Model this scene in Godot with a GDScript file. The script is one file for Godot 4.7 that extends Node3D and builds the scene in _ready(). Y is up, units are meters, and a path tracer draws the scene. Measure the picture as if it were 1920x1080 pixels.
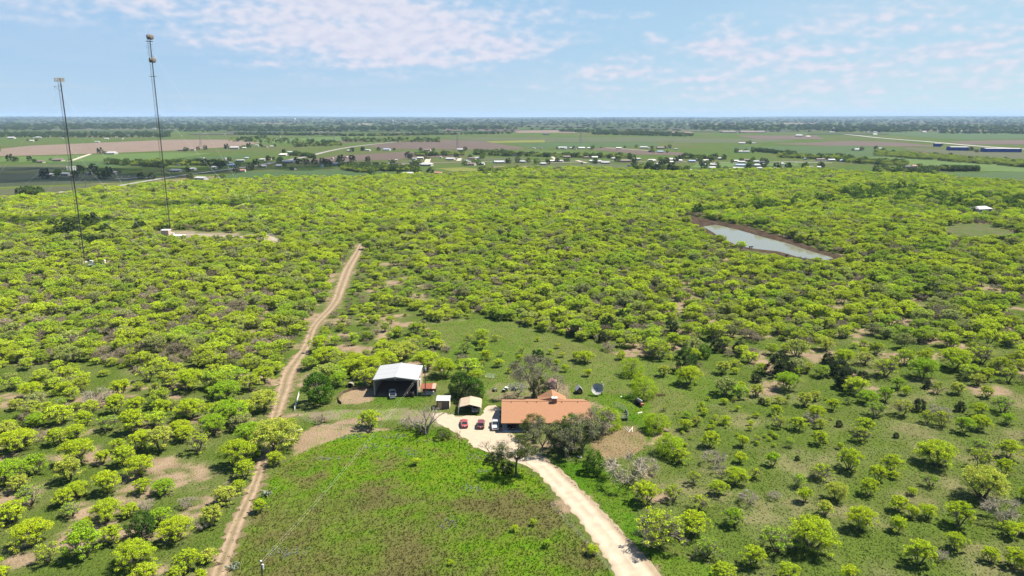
extends Node3D
# A ranch house in mesquite brush seen from a drone. Camera and daylight come first, then the land, then the things on it.

const FOCAL := 1380.0      # pixels of the 1920-wide photograph
const EYE := 80.0          # metres above the ground
const PITCH := 0.23056     # radians below level

var rng := RandomNumberGenerator.new()
var mats := {}
var taken := {}
var noise_a := FastNoiseLite.new()
var noise_b := FastNoiseLite.new()
var noise_c := FastNoiseLite.new()
var noise_cell := FastNoiseLite.new()


# ---------- pixels of the photograph to places on the ground ----------
func spot(u: float, v: float, h := 0.0) -> Vector3:
	var cx := (u - 960.0) / FOCAL
	var cy := -(v - 540.0) / FOCAL
	var dy := cy * cos(PITCH) - sin(PITCH)
	var dz := -cy * sin(PITCH) - cos(PITCH)
	var t := (h - EYE) / minf(dy, -0.0015)
	return Vector3(cx * t, h, dz * t)


func reach(p: Vector3) -> float:
	return -p.z * cos(PITCH) + (EYE - p.y) * sin(PITCH)


func pixel(p: Vector3) -> Vector2:
	var d := reach(p)
	if d < 1.0:
		return Vector2(960, 5000)
	var up := (p.y - EYE) * cos(PITCH) + (-p.z) * sin(PITCH)
	return Vector2(960.0 + FOCAL * p.x / d, 540.0 - FOCAL * up / d)


func outline(a: Array) -> PackedVector2Array:
	var o := PackedVector2Array()
	for i in range(0, a.size(), 2):
		o.append(Vector2(a[i], a[i + 1]))
	return o


func on_ground(a: Array, h := 0.0) -> PackedVector3Array:
	var o := PackedVector3Array()
	for i in range(0, a.size(), 2):
		o.append(spot(a[i], a[i + 1], h))
	return o


# ---------- shapes ----------
class Shape:
	var v := PackedVector3Array()
	var c := PackedColorArray()
	var tint := Color(1, 1, 1)

	func tri(a: Vector3, b: Vector3, d: Vector3) -> void:
		v.append(a); v.append(b); v.append(d)
		c.append(tint); c.append(tint); c.append(tint)

	func quad(a: Vector3, b: Vector3, d: Vector3, e: Vector3) -> void:
		tri(a, b, d)
		tri(a, d, e)

	func box(at: Vector3, size: Vector3, turn := Basis()) -> void:
		var h := size * 0.5
		var p: Array[Vector3] = []
		for k in 8:
			p.append(at + turn * Vector3(h.x if k & 1 else -h.x, h.y if k & 2 else -h.y, h.z if k & 4 else -h.z))
		quad(p[4], p[6], p[7], p[5]); quad(p[1], p[3], p[2], p[0])
		quad(p[5], p[7], p[3], p[1]); quad(p[0], p[2], p[6], p[4])
		quad(p[6], p[2], p[3], p[7]); quad(p[0], p[4], p[5], p[1])

	func tube(a: Vector3, b: Vector3, ra: float, rb: float, n := 5) -> void:
		var d := (b - a).normalized()
		var s := d.cross(Vector3.UP if absf(d.y) < 0.9 else Vector3.RIGHT).normalized()
		var t := d.cross(s)
		for k in n:
			var e := s * cos(TAU * k / n) + t * sin(TAU * k / n)
			var g := s * cos(TAU * (k + 1) / n) + t * sin(TAU * (k + 1) / n)
			if rb > 0.004:
				quad(a + e * ra, b + e * rb, b + g * rb, a + g * ra)
			else:
				tri(a + e * ra, b, a + g * ra)
		if n > 4:
			for k in n - 2:
				var e0 := s
				var e1 := s * cos(TAU * (k + 1) / n) + t * sin(TAU * (k + 1) / n)
				var e2 := s * cos(TAU * (k + 2) / n) + t * sin(TAU * (k + 2) / n)
				tri(b + e0 * rb, b + e1 * rb, b + e2 * rb)
				tri(a + e0 * ra, a + e2 * ra, a + e1 * ra)

	# profile of (radius, height) pairs turned about an axis through base
	func lathe(base: Vector3, axis: Vector3, prof: Array, n := 16) -> void:
		var d := axis.normalized()
		var s := d.cross(Vector3.UP if absf(d.y) < 0.9 else Vector3.RIGHT).normalized()
		var t := d.cross(s)
		for i in prof.size() - 1:
			for k in n:
				var e := s * cos(TAU * k / n) + t * sin(TAU * k / n)
				var g := s * cos(TAU * (k + 1) / n) + t * sin(TAU * (k + 1) / n)
				var p0: Vector2 = prof[i]
				var p1: Vector2 = prof[i + 1]
				quad(base + d * p0.y + e * p0.x, base + d * p1.y + e * p1.x, base + d * p1.y + g * p1.x, base + d * p0.y + g * p0.x)

	# closed rings of points joined in order
	func loft(rings: Array) -> void:
		for i in rings.size() - 1:
			var a: PackedVector3Array = rings[i]
			var b: PackedVector3Array = rings[i + 1]
			for k in a.size():
				var m := (k + 1) % a.size()
				quad(a[k], b[k], b[m], a[m])
		for end in [rings[0], rings[-1]]:
			for k in end.size() - 2:
				tri(end[0], end[k + 1], end[k + 2])

	# a roof or wall polygon given a thickness downwards
	func slab(p: Array, down: Vector3) -> void:
		for k in p.size() - 2:
			tri(p[0], p[k + 1], p[k + 2])
			tri(p[0] + down, p[k + 2] + down, p[k + 1] + down)
		for k in p.size():
			var m: int = (k + 1) % p.size()
			quad(p[k], p[k] + down, p[m] + down, p[m])

	func mesh(material: Material, smooth := false, colored := false) -> ArrayMesh:
		var m := ArrayMesh.new()
		if smooth:
			var st := SurfaceTool.new()
			st.begin(Mesh.PRIMITIVE_TRIANGLES)
			st.set_smooth_group(0)
			for i in v.size():
				if colored:
					st.set_color(c[i])
				st.add_vertex(v[i])
			st.generate_normals()
			m = st.commit()
		else:
			append(m, colored)
		if m.get_surface_count():
			m.surface_set_material(m.get_surface_count() - 1, material)
		return m

	func append(m: ArrayMesh, colored := false) -> void:
		if v.is_empty():
			return
		var a := []
		a.resize(Mesh.ARRAY_MAX)
		a[Mesh.ARRAY_VERTEX] = v
		var n := PackedVector3Array()
		n.resize(v.size())
		for i in range(0, v.size(), 3):
			var x := (v[i + 2] - v[i]).cross(v[i + 1] - v[i]).normalized()
			if x.is_zero_approx():
				x = Vector3.UP
			n[i] = x; n[i + 1] = x; n[i + 2] = x
		a[Mesh.ARRAY_NORMAL] = n
		if colored:
			a[Mesh.ARRAY_COLOR] = c
		m.add_surface_from_arrays(Mesh.PRIMITIVE_TRIANGLES, a)


# ---------- nodes and their descriptions ----------
func numbered(called: String) -> String:
	if not taken.has(called):
		taken[called] = 0
		return called
	taken[called] += 1
	return "%s_%03d" % [called, taken[called]]


func tag(o: Node, label: String, category := "", group := "", kind := "") -> Node:
	if label: o.set_meta("label", label)
	if category: o.set_meta("category", category)
	if group: o.set_meta("group", group)
	if kind: o.set_meta("kind", kind)
	return o


func thing(called: String, label: String, category: String, at := Vector3.ZERO, turn := 0.0, group := "") -> Node3D:
	var o := Node3D.new()
	o.name = numbered(called)
	add_child(o)
	o.position = at
	o.rotation.y = turn
	tag(o, label, category, group)
	return o


func part(called: String, s: Shape, material: Material, parent: Node, smooth := false) -> MeshInstance3D:
	var o := MeshInstance3D.new()
	o.name = called if parent != self else numbered(called)
	o.mesh = s.mesh(material, smooth)
	parent.add_child(o, true)
	return o


func part_of(called: String, mesh: Mesh, parent: Node) -> MeshInstance3D:
	var o := MeshInstance3D.new()
	o.name = called
	o.mesh = mesh
	parent.add_child(o, true)
	return o


func one_box(called: String, at: Vector3, size: Vector3, material: Material, parent: Node, turn := Basis()) -> MeshInstance3D:
	var s := Shape.new()
	s.box(at, size, turn)
	return part(called, s, material, parent)


# ---------- materials ----------
func paint(called: String, r: float, g: float, b: float, rough := 0.9, metal := 0.0) -> StandardMaterial3D:
	if mats.has(called):
		return mats[called]
	var m := StandardMaterial3D.new()
	m.resource_name = called
	m.albedo_color = Color(r, g, b).linear_to_srgb()
	m.roughness = rough
	m.metallic = metal
	m.metallic_specular = 0.35
	m.cull_mode = BaseMaterial3D.CULL_DISABLED
	mats[called] = m
	return m


func grain(low: float, high: float, freq: float, octaves := 4, seed_ := 1, size := 512, kind := FastNoiseLite.TYPE_SIMPLEX_SMOOTH) -> NoiseTexture2D:
	var n := FastNoiseLite.new()
	n.noise_type = kind
	n.seed = seed_
	n.frequency = freq
	n.fractal_octaves = octaves
	var t := NoiseTexture2D.new()
	t.width = size
	t.height = size
	t.seamless = true
	t.seamless_blend_skirt = 0.2
	t.noise = n
	var g := Gradient.new()
	g.set_color(0, Color(low, low, low).linear_to_srgb())
	g.set_color(1, Color(high, high, high).linear_to_srgb())
	t.color_ramp = g
	return t


func streaked(m: StandardMaterial3D, tex: Texture2D, metres: float, layer2: Texture2D = null, metres2 := 1.0) -> StandardMaterial3D:
	m.albedo_texture = tex
	m.uv1_triplanar = true
	m.uv1_world_triplanar = true
	m.uv1_scale = Vector3.ONE / metres
	if layer2:
		m.detail_enabled = true
		m.detail_blend_mode = BaseMaterial3D.BLEND_MODE_MUL
		m.detail_albedo = layer2
		m.detail_uv_layer = BaseMaterial3D.DETAIL_UV_2
		m.uv2_triplanar = true
		m.uv2_world_triplanar = true
		m.uv2_scale = Vector3.ONE / metres2
	return m


func tinted(m: StandardMaterial3D) -> StandardMaterial3D:
	m.vertex_color_use_as_albedo = true
	return m


# ---------- sky ----------
func smooth(a: float, b: float, x: float) -> float:
	return smoothstep(a, b, x)


func sky_picture() -> Image:
	# colours of clear air by height, sRGB; clouds are thin broken sheets on a plane far overhead
	var low_l := Color(0.735, 0.845, 0.93)
	var low_r := Color(0.815, 0.915, 0.94)
	var mid := Color(0.655, 0.80, 0.93)
	var high := Color(0.45, 0.66, 0.88)
	var top := Color(0.28, 0.49, 0.77)
	var white := Color(0.905, 0.905, 0.955)
	var streak := FastNoiseLite.new()
	streak.seed = 21
	streak.noise_type = FastNoiseLite.TYPE_SIMPLEX_SMOOTH
	streak.frequency = 1.0
	streak.fractal_octaves = 5
	streak.fractal_gain = 0.55
	var puff := FastNoiseLite.new()
	puff.seed = 5
	puff.frequency = 1.0
	puff.fractal_octaves = 5
	var wide := FastNoiseLite.new()
	wide.seed = 9
	wide.frequency = 1.0
	wide.fractal_octaves = 2
	# clouds: azimuth and height in degrees, half sizes, strength (those of the photograph, and others like them all round)
	var banks := []
	for b in [[730, 62, 300, 62, 1.0], [620, 20, 260, 50, 1.0], [880, 76, 150, 30, 0.9], [560, 95, 70, 16, 0.5], [130, 22, 190, 34, 0.62], [420, 28, 170, 36, 0.7], [1330, 84, 70, 40, 0.8], [1455, 92, 62, 36, 0.62], [1250, 138, 190, 24, 0.6],
			[1500, 120, 330, 36, 0.55], [1700, 130, 300, 40, 0.5], [1860, 22, 60, 18, 0.7], [1215, 76, 26, 12, 0.8], [1120, 28, 90, 8, 0.7], [1620, 52, 20, 9, 0.7], [1760, 45, 60, 8, 0.5], [1810, 85, 90, 50, 0.45], [1060, 62, 50, 7, 0.6], [375, 92, 22, 6, 0.6], [1160, 160, 230, 20, 0.3], [1500, 150, 520, 56, 0.42], [1760, 105, 330, 80, 0.46], [1300, 120, 260, 40, 0.4]]:
		var az := rad_to_deg(atan2((b[0] - 960.0) / FOCAL, 1.0))
		var el: float = (540.0 - b[1]) / FOCAL
		el = rad_to_deg(atan(el)) - rad_to_deg(PITCH)
		banks.append([az, el, rad_to_deg(b[2] / FOCAL), rad_to_deg(b[3] / FOCAL), b[4]])
	rng.seed = 77
	for k in 60:
		var az := rng.randf_range(38.0, 322.0)
		banks.append([az if az < 180.0 else az - 360.0, rng.randf_range(1.5, 13.0), rng.randf_range(2.0, 12.0), rng.randf_range(0.5, 2.2), rng.randf_range(0.4, 0.95)])
	var small := Image.create(512, 256, false, Image.FORMAT_RGB8)
	for y in 256:
		var el := 90.0 - (y + 0.5) / 256.0 * 180.0
		for x in 512:
			var az := wrapf((x + 0.5) / 512.0 * TAU, -PI, PI)
			var c := air(el, az, low_l, low_r, mid, high, top)
			if el > 6.0:
				var e := deg_to_rad(el)
				var q := Vector2(sin(az), cos(az)) / maxf(tan(e), 0.12)
				var w := streak.get_noise_2d(q.x * 0.9 + 4.0, q.y * 0.9) + 0.5 * wide.get_noise_2d(q.x * 0.35, q.y * 0.35 + 9.0)
				c = c.lerp(white, clampf((w - 0.12) * 1.8, 0.0, 0.75) * smooth(6.0, 13.0, el))
			small.set_pixel(x, y, c)
	small.resize(4096, 2048, Image.INTERPOLATE_BILINEAR)
	var rows := 176
	for j in rows:
		var y := 1023 - j
		var el := (j + 0.5) / 2048.0 * 180.0
		var fade := 1.0 - smooth(11.5, 15.4, el)
		if fade <= 0.0:
			continue
		var near_banks := []
		for b in banks:
			if absf(el - b[1]) < b[3] * 1.9:
				near_banks.append(b)
		var ty := 1.0 / tan(deg_to_rad(el + 2.2))
		for x in 4096:
			var azd := wrapf((x + 0.5) / 4096.0 * 360.0, -180.0, 180.0)
			var az := deg_to_rad(azd)
			var c := air(el, az, low_l, low_r, mid, high, top)
			var cover := 0.0
			for b in near_banks:
				var dx: float = absf(azd - b[0])
				if dx > 180.0: dx = 360.0 - dx
				if dx < b[2] * 1.9:
					var dy: float = el - b[1]
					var r: float = sqrt(dx * dx / (b[2] * b[2]) + dy * dy / (b[3] * b[3]))
					cover = maxf(cover, b[4] * (1.0 - smooth(0.25, 1.75, r)))
			var veil := smooth(0.02, 0.5, wide.get_noise_2d(sin(az) * ty * 0.22, cos(az) * ty * 0.22)) * 0.12
			if cover > 0.01 or veil > 0.01:
				var qx := sin(az) * ty
				var qz := cos(az) * ty
				var s := streak.get_noise_2d(qx * 0.75 + 40.0, qz * 0.42)
				var p := puff.get_noise_2d(azd * 0.62, el * 1.5 + 30.0)
				var amount := smooth(0.10, 1.02, cover * 0.92 + s * 0.60 + p * 0.44)
				amount = clampf(amount * minf(1.0, cover * 2.6) + veil, 0.0, 0.92)
				var tone := white.lerp(Color(0.79, 0.82, 0.92), clampf(0.35 - p * 1.1, 0.0, 1.0) * 0.6)
				c = c.lerp(tone, amount)
			if fade < 1.0:
				c = small.get_pixel(x, y).lerp(c, fade)
			small.set_pixel(x, y, c)
	return small


func air(el: float, az: float, low_l: Color, low_r: Color, mid: Color, high: Color, top: Color) -> Color:
	# paler towards the sun's side of the sky
	var side := 0.5 + 0.5 * sin(az - 0.12)
	side = smooth(0.2, 0.9, side)
	var low := low_l.lerp(low_r, side)
	var m := mid.lerp(Color(0.745, 0.875, 0.945), side)
	var e := maxf(el, 0.0)
	if e < 6.0:
		return low.lerp(m, smooth(0.0, 6.0, e))
	if e < 22.0:
		return m.lerp(high, smooth(4.0, 22.0, e) - smooth(4.0, 22.0, 6.0) * (22.0 - e) / 16.0)
	return high.lerp(top, smooth(20.0, 85.0, e))


# ---------- land ----------
var meadow := outline([395, 1120, 440, 1030, 478, 950, 520, 880, 560, 850, 650, 815, 740, 806, 830, 806, 900, 840, 960, 868, 1010, 900, 1040, 945, 1100, 1015, 1160, 1085, 1190, 1120])
var lawn := outline([1030, 862, 1110, 870, 1175, 905, 1200, 935, 1190, 975, 1205, 1010, 1260, 1040, 1330, 1060, 1350, 1100, 1262, 1100, 1180, 1005, 1120, 945, 1075, 905])
var dry_yard := outline([1108, 806, 1150, 796, 1190, 800, 1210, 818, 1213, 832, 1190, 852, 1160, 862, 1130, 862, 1105, 840])
var bare_lot := outline([548, 852, 560, 812, 600, 796, 680, 800, 735, 806, 705, 820, 650, 826, 610, 846, 575, 858])
var clearing := outline([800, 608, 900, 598, 960, 602, 1040, 628, 1120, 655, 1190, 672, 1265, 690, 1340, 715, 1400, 740, 1300, 770, 1230, 790, 1150, 780, 1115, 750, 1000, 745, 905, 760, 850, 745, 830, 690, 842, 650])
var back_yard := outline([905, 735, 930, 720, 1010, 712, 1060, 720, 1075, 745, 1050, 752, 930, 752])
var green_strip := outline([1100, 738, 1190, 740, 1225, 760, 1215, 790, 1235, 810, 1215, 830, 1200, 800, 1165, 775, 1130, 760])
var barn_yard := outline([565, 770, 600, 730, 700, 735, 800, 742, 850, 740, 858, 775, 760, 768, 640, 770])
var rubble := outline([560, 775, 640, 768, 760, 766, 860, 778, 830, 800, 760, 790, 690, 782, 600, 790])
var pen := outline([634, 748, 640, 738, 660, 731, 700, 727, 706, 740, 702, 750, 680, 756, 650, 758, 638, 757])
var drive_yard := outline([808, 776, 830, 774, 858, 781, 903, 779, 910, 763, 930, 760, 939, 768, 939, 800, 962, 814, 985, 842, 1030, 862, 1020, 890, 985, 872, 940, 858, 890, 838, 858, 812, 826, 798])
var pond_mud := outline([1256, 409, 1290, 404, 1335, 411, 1400, 424, 1470, 444, 1540, 468, 1600, 484, 1648, 501, 1590, 496, 1540, 494, 1480, 486, 1430, 473, 1380, 466, 1340, 451, 1310, 432, 1285, 419])
var far_clearing := outline([1752, 428, 1800, 420, 1850, 420, 1905, 436, 1920, 446, 1850, 452, 1790, 452])
var mast_clearing := outline([300, 441, 318, 433, 345, 434, 420, 437, 452, 441, 500, 437, 520, 448, 524, 458, 508, 459, 492, 448, 440, 448, 380, 447, 330, 447])
var water_edge: PackedVector2Array     # in metres, x and z


func pond_outline() -> PackedVector2Array:
	var o := PackedVector2Array()
	var a := [1318, 425, 1342, 421, 1380, 430, 1440, 447, 1480, 457, 1520, 471, 1566, 484, 1545, 488, 1500, 483, 1460, 471, 1420, 467, 1385, 461, 1352, 446, 1333, 433]
	for i in range(0, a.size(), 2):
		var p := spot(a[i], a[i + 1], -0.7)
		o.append(Vector2(p.x, p.z))
	return o


func shore_distance(x: float, z: float) -> float:
	var p := Vector2(x, z)
	var best := 1e9
	for i in water_edge.size():
		var q := Geometry2D.get_closest_point_to_segment(p, water_edge[i], water_edge[(i + 1) % water_edge.size()])
		best = minf(best, p.distance_squared_to(q))
	best = sqrt(best)
	return -best if Geometry2D.is_point_in_polygon(p, water_edge) else best


func height(x: float, z: float) -> float:
	if x > 100.0 and x < 280.0 and z > -620.0 and z < -370.0:
		var s := shore_distance(x, z)
		return -1.4 * (1.0 - smoothstep(-9.0, 9.0, s))
	# low hills along the horizon (ground height only)
	var far := Vector2(x, z).length()
	if far > 9000.0:
		var k := smoothstep(9000.0, 21000.0, far)
		var n := noise_a.get_noise_2d(x * 0.012, z * 0.012) + 0.45 * noise_b.get_noise_2d(x * 0.008, z * 0.008)
		var side := smoothstep(-1500.0, -8000.0, x) * 24.0 + smoothstep(7000.0, 10500.0, x) * 34.0
		return k * (8.0 + side + 24.0 * n)
	return 0.0


func mixed(a: Color, b: Color, t: float) -> Color:
	return a.lerp(b, clampf(t, 0.0, 1.0))


# base colour of the ground (linear); alpha tells how much grass grows on it
func cover(x: float, z: float) -> Color:
	var q := pixel(Vector3(x, 0, z))
	var n1 := noise_a.get_noise_2d(x, z)
	var n2 := noise_b.get_noise_2d(x, z)
	var n3 := noise_c.get_noise_2d(x, z)
	var soil := mixed(Color(0.215, 0.158, 0.102, 0.0), Color(0.285, 0.215, 0.145, 0.0), n3 + 0.5)
	var olive := mixed(Color(0.082, 0.118, 0.022, 0.8), Color(0.118, 0.138, 0.046, 0.7), n2 * 1.6 + 0.4)
	if q.y > 330.0:
		if Geometry2D.is_point_in_polygon(q, meadow):
			var bright := mixed(Color(0.080, 0.165, 0.008, 1.0), Color(0.125, 0.19, 0.014, 1.0), n3 + 0.5)
			var weeds := mixed(Color(0.100, 0.128, 0.026, 0.9), Color(0.108, 0.103, 0.037, 0.8), n3 * 1.0 + n2 * 1.8 + 0.22)
			var low := smoothstep(850.0, 960.0, q.y) * 0.72 - 0.30 - smoothstep(750.0, 1050.0, q.x) * 0.20
			return mixed(bright, weeds, smoothstep(-0.35, 0.42, n2 * 0.7 + n1 * 0.3 + n3 * 0.5 + low))
		if Geometry2D.is_point_in_polygon(q, pond_mud):
			return mixed(Color(0.045, 0.033, 0.024, 0.0), Color(0.085, 0.062, 0.043, 0.0), n3 + 0.5)
		if Geometry2D.is_point_in_polygon(q, lawn) or Geometry2D.is_point_in_polygon(q, green_strip):
			return mixed(Color(0.06, 0.135, 0.008, 1.0), Color(0.10, 0.15, 0.02, 1.0), n2 + n3 * 0.6 + 0.4)
		if Geometry2D.is_point_in_polygon(q, dry_yard):
			return mixed(Color(0.21, 0.155, 0.09, 0.35), Color(0.16, 0.15, 0.06, 0.6), n2 + n3 + 0.35)
		if Geometry2D.is_point_in_polygon(q, bare_lot) or Geometry2D.is_point_in_polygon(q, pen):
			return mixed(Color(0.255, 0.19, 0.125, 0.0), Color(0.20, 0.20, 0.08, 0.5), (n2 + n3) * 1.2 - 0.1)
		if Geometry2D.is_point_in_polygon(q, rubble):
			return mixed(Color(0.198, 0.165, 0.115, 0.1), Color(0.15, 0.20, 0.05, 0.8), (n2 + n3) * 1.5 + 0.35)
		if Geometry2D.is_point_in_polygon(q, barn_yard):
			return mixed(Color(0.075, 0.13, 0.016, 1.0), Color(0.125, 0.135, 0.045, 0.8), n2 * 1.4 + 0.4)
		if Geometry2D.is_point_in_polygon(q, back_yard):
			return mixed(Color(0.20, 0.165, 0.10, 0.3), Color(0.12, 0.16, 0.04, 0.8), n2 + n3 + 0.3)
		if Geometry2D.is_point_in_polygon(q, mast_clearing):
			return Color(0.238, 0.198, 0.145, 0.0)
		if Geometry2D.is_point_in_polygon(q, clearing):
			return mixed(Color(0.090, 0.138, 0.022, 1.0), Color(0.125, 0.138, 0.045, 0.8), n1 * 1.2 + n3 * 0.8 + 0.25)
		if Geometry2D.is_point_in_polygon(q, far_clearing):
			return mixed(Color(0.085, 0.12, 0.035, 0.6), Color(0.12, 0.115, 0.06, 0.4), n2 + n3 + 0.4)
		var bare := smoothstep(0.27, 0.50, n2 * 1.1 + n3 * 0.40 + n1 * 0.25)
		if q.x > 1250.0 and q.y > 740.0:
			bare *= 0.25
		return mixed(olive, soil, bare)
	var cell := noise_cell.get_noise_2d(x, z) * 0.5 + 0.5
	var field := Color(0.06, 0.088, 0.024, 0.0)
	if cell < 0.22: field = Color(0.11, 0.085, 0.052, 0.0)
	elif cell < 0.45: field = Color(0.065, 0.105, 0.024, 0.0)
	elif cell < 0.6: field = Color(0.085, 0.098, 0.038, 0.0)
	elif cell < 0.8: field = Color(0.07, 0.105, 0.03, 0.0)
	# scrub and woods in patches with edges of their own among the far fields
	var wood := smoothstep(-0.08, 0.05, noise_a.get_noise_2d(x * 0.11, z * 0.2) + 0.4 * noise_b.get_noise_2d(x * 0.06, z * 0.06))
	if z > -3600.0: wood = 0.0
	return mixed(mixed(field, olive, 0.25 + n3 * 0.4), Color(0.045, 0.066, 0.030, 0.0), wood)


func lines(from: float, a: float, b: float, to: float, step: float, grow: float) -> PackedFloat32Array:
	var mid := PackedFloat32Array()
	var x := a
	while x < b:
		mid.append(x)
		x += step
	var before := PackedFloat32Array()
	var s := step
	x = a - s
	while x > from:
		before.append(x)
		s *= grow
		x -= s
	before.append(from)
	before.reverse()
	s = step
	x = mid[-1] + s
	while x < to:
		mid.append(x)
		s *= grow
		x += s
	mid.append(to)
	before.append_array(mid)
	return before


func build_ground() -> void:
	var xs := lines(-26000.0, -230.0, 300.0, 26000.0, 1.4, 1.07)
	var zs := lines(-30000.0, -330.0, -98.0, 400.0, 1.4, 1.03)
	var w := xs.size()
	var v := PackedVector3Array()
	var c := PackedColorArray()
	var n := PackedVector3Array()
	v.resize(w * zs.size()); c.resize(v.size()); n.resize(v.size())
	var i := 0
	for z in zs:
		for x in xs:
			v[i] = Vector3(x, height(x, z), z)
			var col := cover(x, z)
			col.a = 1.0
			c[i] = col
			n[i] = Vector3.UP
			i += 1
	var idx := PackedInt32Array()
	idx.resize((w - 1) * (zs.size() - 1) * 6)
	var k := 0
	for b in zs.size() - 1:
		for a in w - 1:
			var p := b * w + a
			idx[k] = p; idx[k + 1] = p + 1; idx[k + 2] = p + w
			idx[k + 3] = p + 1; idx[k + 4] = p + w + 1; idx[k + 5] = p + w
			k += 6
			if v[p].y != 0.0 and a > 0 and b > 0:
				n[p] = Vector3((v[p - 1].y - v[p + 1].y) / (v[p + 1].x - v[p - 1].x), 1.0, (v[p - w].y - v[p + w].y) / (v[p + w].z - v[p - w].z)).normalized()
	var arr := []
	arr.resize(Mesh.ARRAY_MAX)
	arr[Mesh.ARRAY_VERTEX] = v; arr[Mesh.ARRAY_COLOR] = c; arr[Mesh.ARRAY_NORMAL] = n; arr[Mesh.ARRAY_INDEX] = idx
	var m := ArrayMesh.new()
	m.add_surface_from_arrays(Mesh.PRIMITIVE_TRIANGLES, arr)
	var mat := tinted(paint("ground_soil_and_grass", 1, 1, 1, 1.0))
	streaked(mat, grain(0.62, 1.0, 0.035, 5, 3), 14.0, grain(0.78, 1.0, 0.012, 4, 8), 61.0)
	mat.heightmap_enabled = true
	mat.heightmap_texture = grain(0.0, 1.0, 0.05, 5, 12)
	mat.heightmap_scale = 18.0
	mat.metallic_specular = 0.1
	m.surface_set_material(0, mat)
	var o := part_of("ground", m, self)
	tag(o, "", "", "", "structure")


# a band of ground along a line of (pixel u, pixel v, width in metres), with ragged edges
func band(called: String, line: Array, y: float, material: Material, tones: Array, rag := 0.35, step := 1.0) -> MeshInstance3D:
	var curve := Curve3D.new()
	for i in range(0, line.size(), 3):
		curve.add_point(spot(line[i], line[i + 1], 0.0))
	for i in range(1, curve.point_count - 1):
		var t := (curve.get_point_position(i + 1) - curve.get_point_position(i - 1)) * 0.17
		curve.set_point_in(i, -t)
		curve.set_point_out(i, t)
	curve.bake_interval = step
	var total := curve.get_baked_length()
	var count := int(total / step) + 1
	var widths := []
	for i in range(0, line.size(), 3):
		widths.append([curve.get_closest_offset(spot(line[i], line[i + 1], 0.0)), line[i + 2]])
	var s := Shape.new()
	var before := []
	var tone_before := []
	var cols := tones.size()
	for i in count:
		var d := total * i / (count - 1)
		var p := curve.sample_baked(d)
		var q := curve.sample_baked(minf(d + step, total)) if i < count - 1 else p
		var dir := (q - p) if i < count - 1 else (p - curve.sample_baked(d - step))
		var side := dir.normalized().cross(Vector3.UP)
		var w: float = widths[0][1]
		for k in widths.size() - 1:
			if d >= widths[k][0]:
				w = lerpf(widths[k][1], widths[k + 1][1], clampf((d - widths[k][0]) / maxf(widths[k + 1][0] - widths[k][0], 0.1), 0, 1))
		var row := []
		var tone_row := []
		for k in cols + 1:
			var t := float(k) / cols - 0.5
			var off := t * w
			if k == 0 or k == cols:
				off += rag * (noise_c.get_noise_2d(p.x * 3.0 + k * 31.0, p.z * 3.0) * 2.0 + rng.randf_range(-0.5, 0.5))
			var at := p + side * off
			row.append(Vector3(at.x, y + height(at.x, at.z), at.z))
			var tone: Color = tones[mini(k, cols - 1)]
			tone_row.append(tone * (1.0 + 0.25 * noise_c.get_noise_2d(at.x * 1.7, at.z * 1.7)))
		if i > 0:
			for k in cols:
				for t in [[0, k], [0, k + 1], [1, k + 1], [0, k], [1, k + 1], [1, k]]:
					var col: Color = tone_before[t[1]] if t[0] == 0 else tone_row[t[1]]
					col.a = 1.0
					s.v.append(before[t[1]] if t[0] == 0 else row[t[1]])
					s.c.append(col)
		before = row
		tone_before = tone_row
	var o := MeshInstance3D.new()
	o.name = numbered(called)
	o.mesh = s.mesh(material, false, true)
	add_child(o)
	tag(o, "", "", "", "structure")
	return o


func sheet(called: String, px: Array, y: float, material: Material, jitter := 0.0, cuts := 1) -> MeshInstance3D:
	var flat := PackedVector2Array()
	var p := on_ground(px)
	for i in p.size():
		var a := p[i]
		var b := p[(i + 1) % p.size()]
		for k in cuts:
			var q := a.lerp(b, float(k) / cuts)
			flat.append(Vector2(q.x + rng.randf_range(-jitter, jitter), q.z + rng.randf_range(-jitter, jitter)))
	var s := Shape.new()
	var t := Geometry2D.triangulate_polygon(flat)
	for i in t:
		s.v.append(Vector3(flat[i].x, y, flat[i].y))
		s.c.append(Color.WHITE)
	for i in range(0, s.v.size(), 3):
		if (s.v[i + 2] - s.v[i]).cross(s.v[i + 1] - s.v[i]).y < 0:
			var x := s.v[i + 1]
			s.v[i + 1] = s.v[i + 2]
			s.v[i + 2] = x
	var o := part(called, s, material, self)
	tag(o, "", "", "", "structure")
	return o


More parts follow.
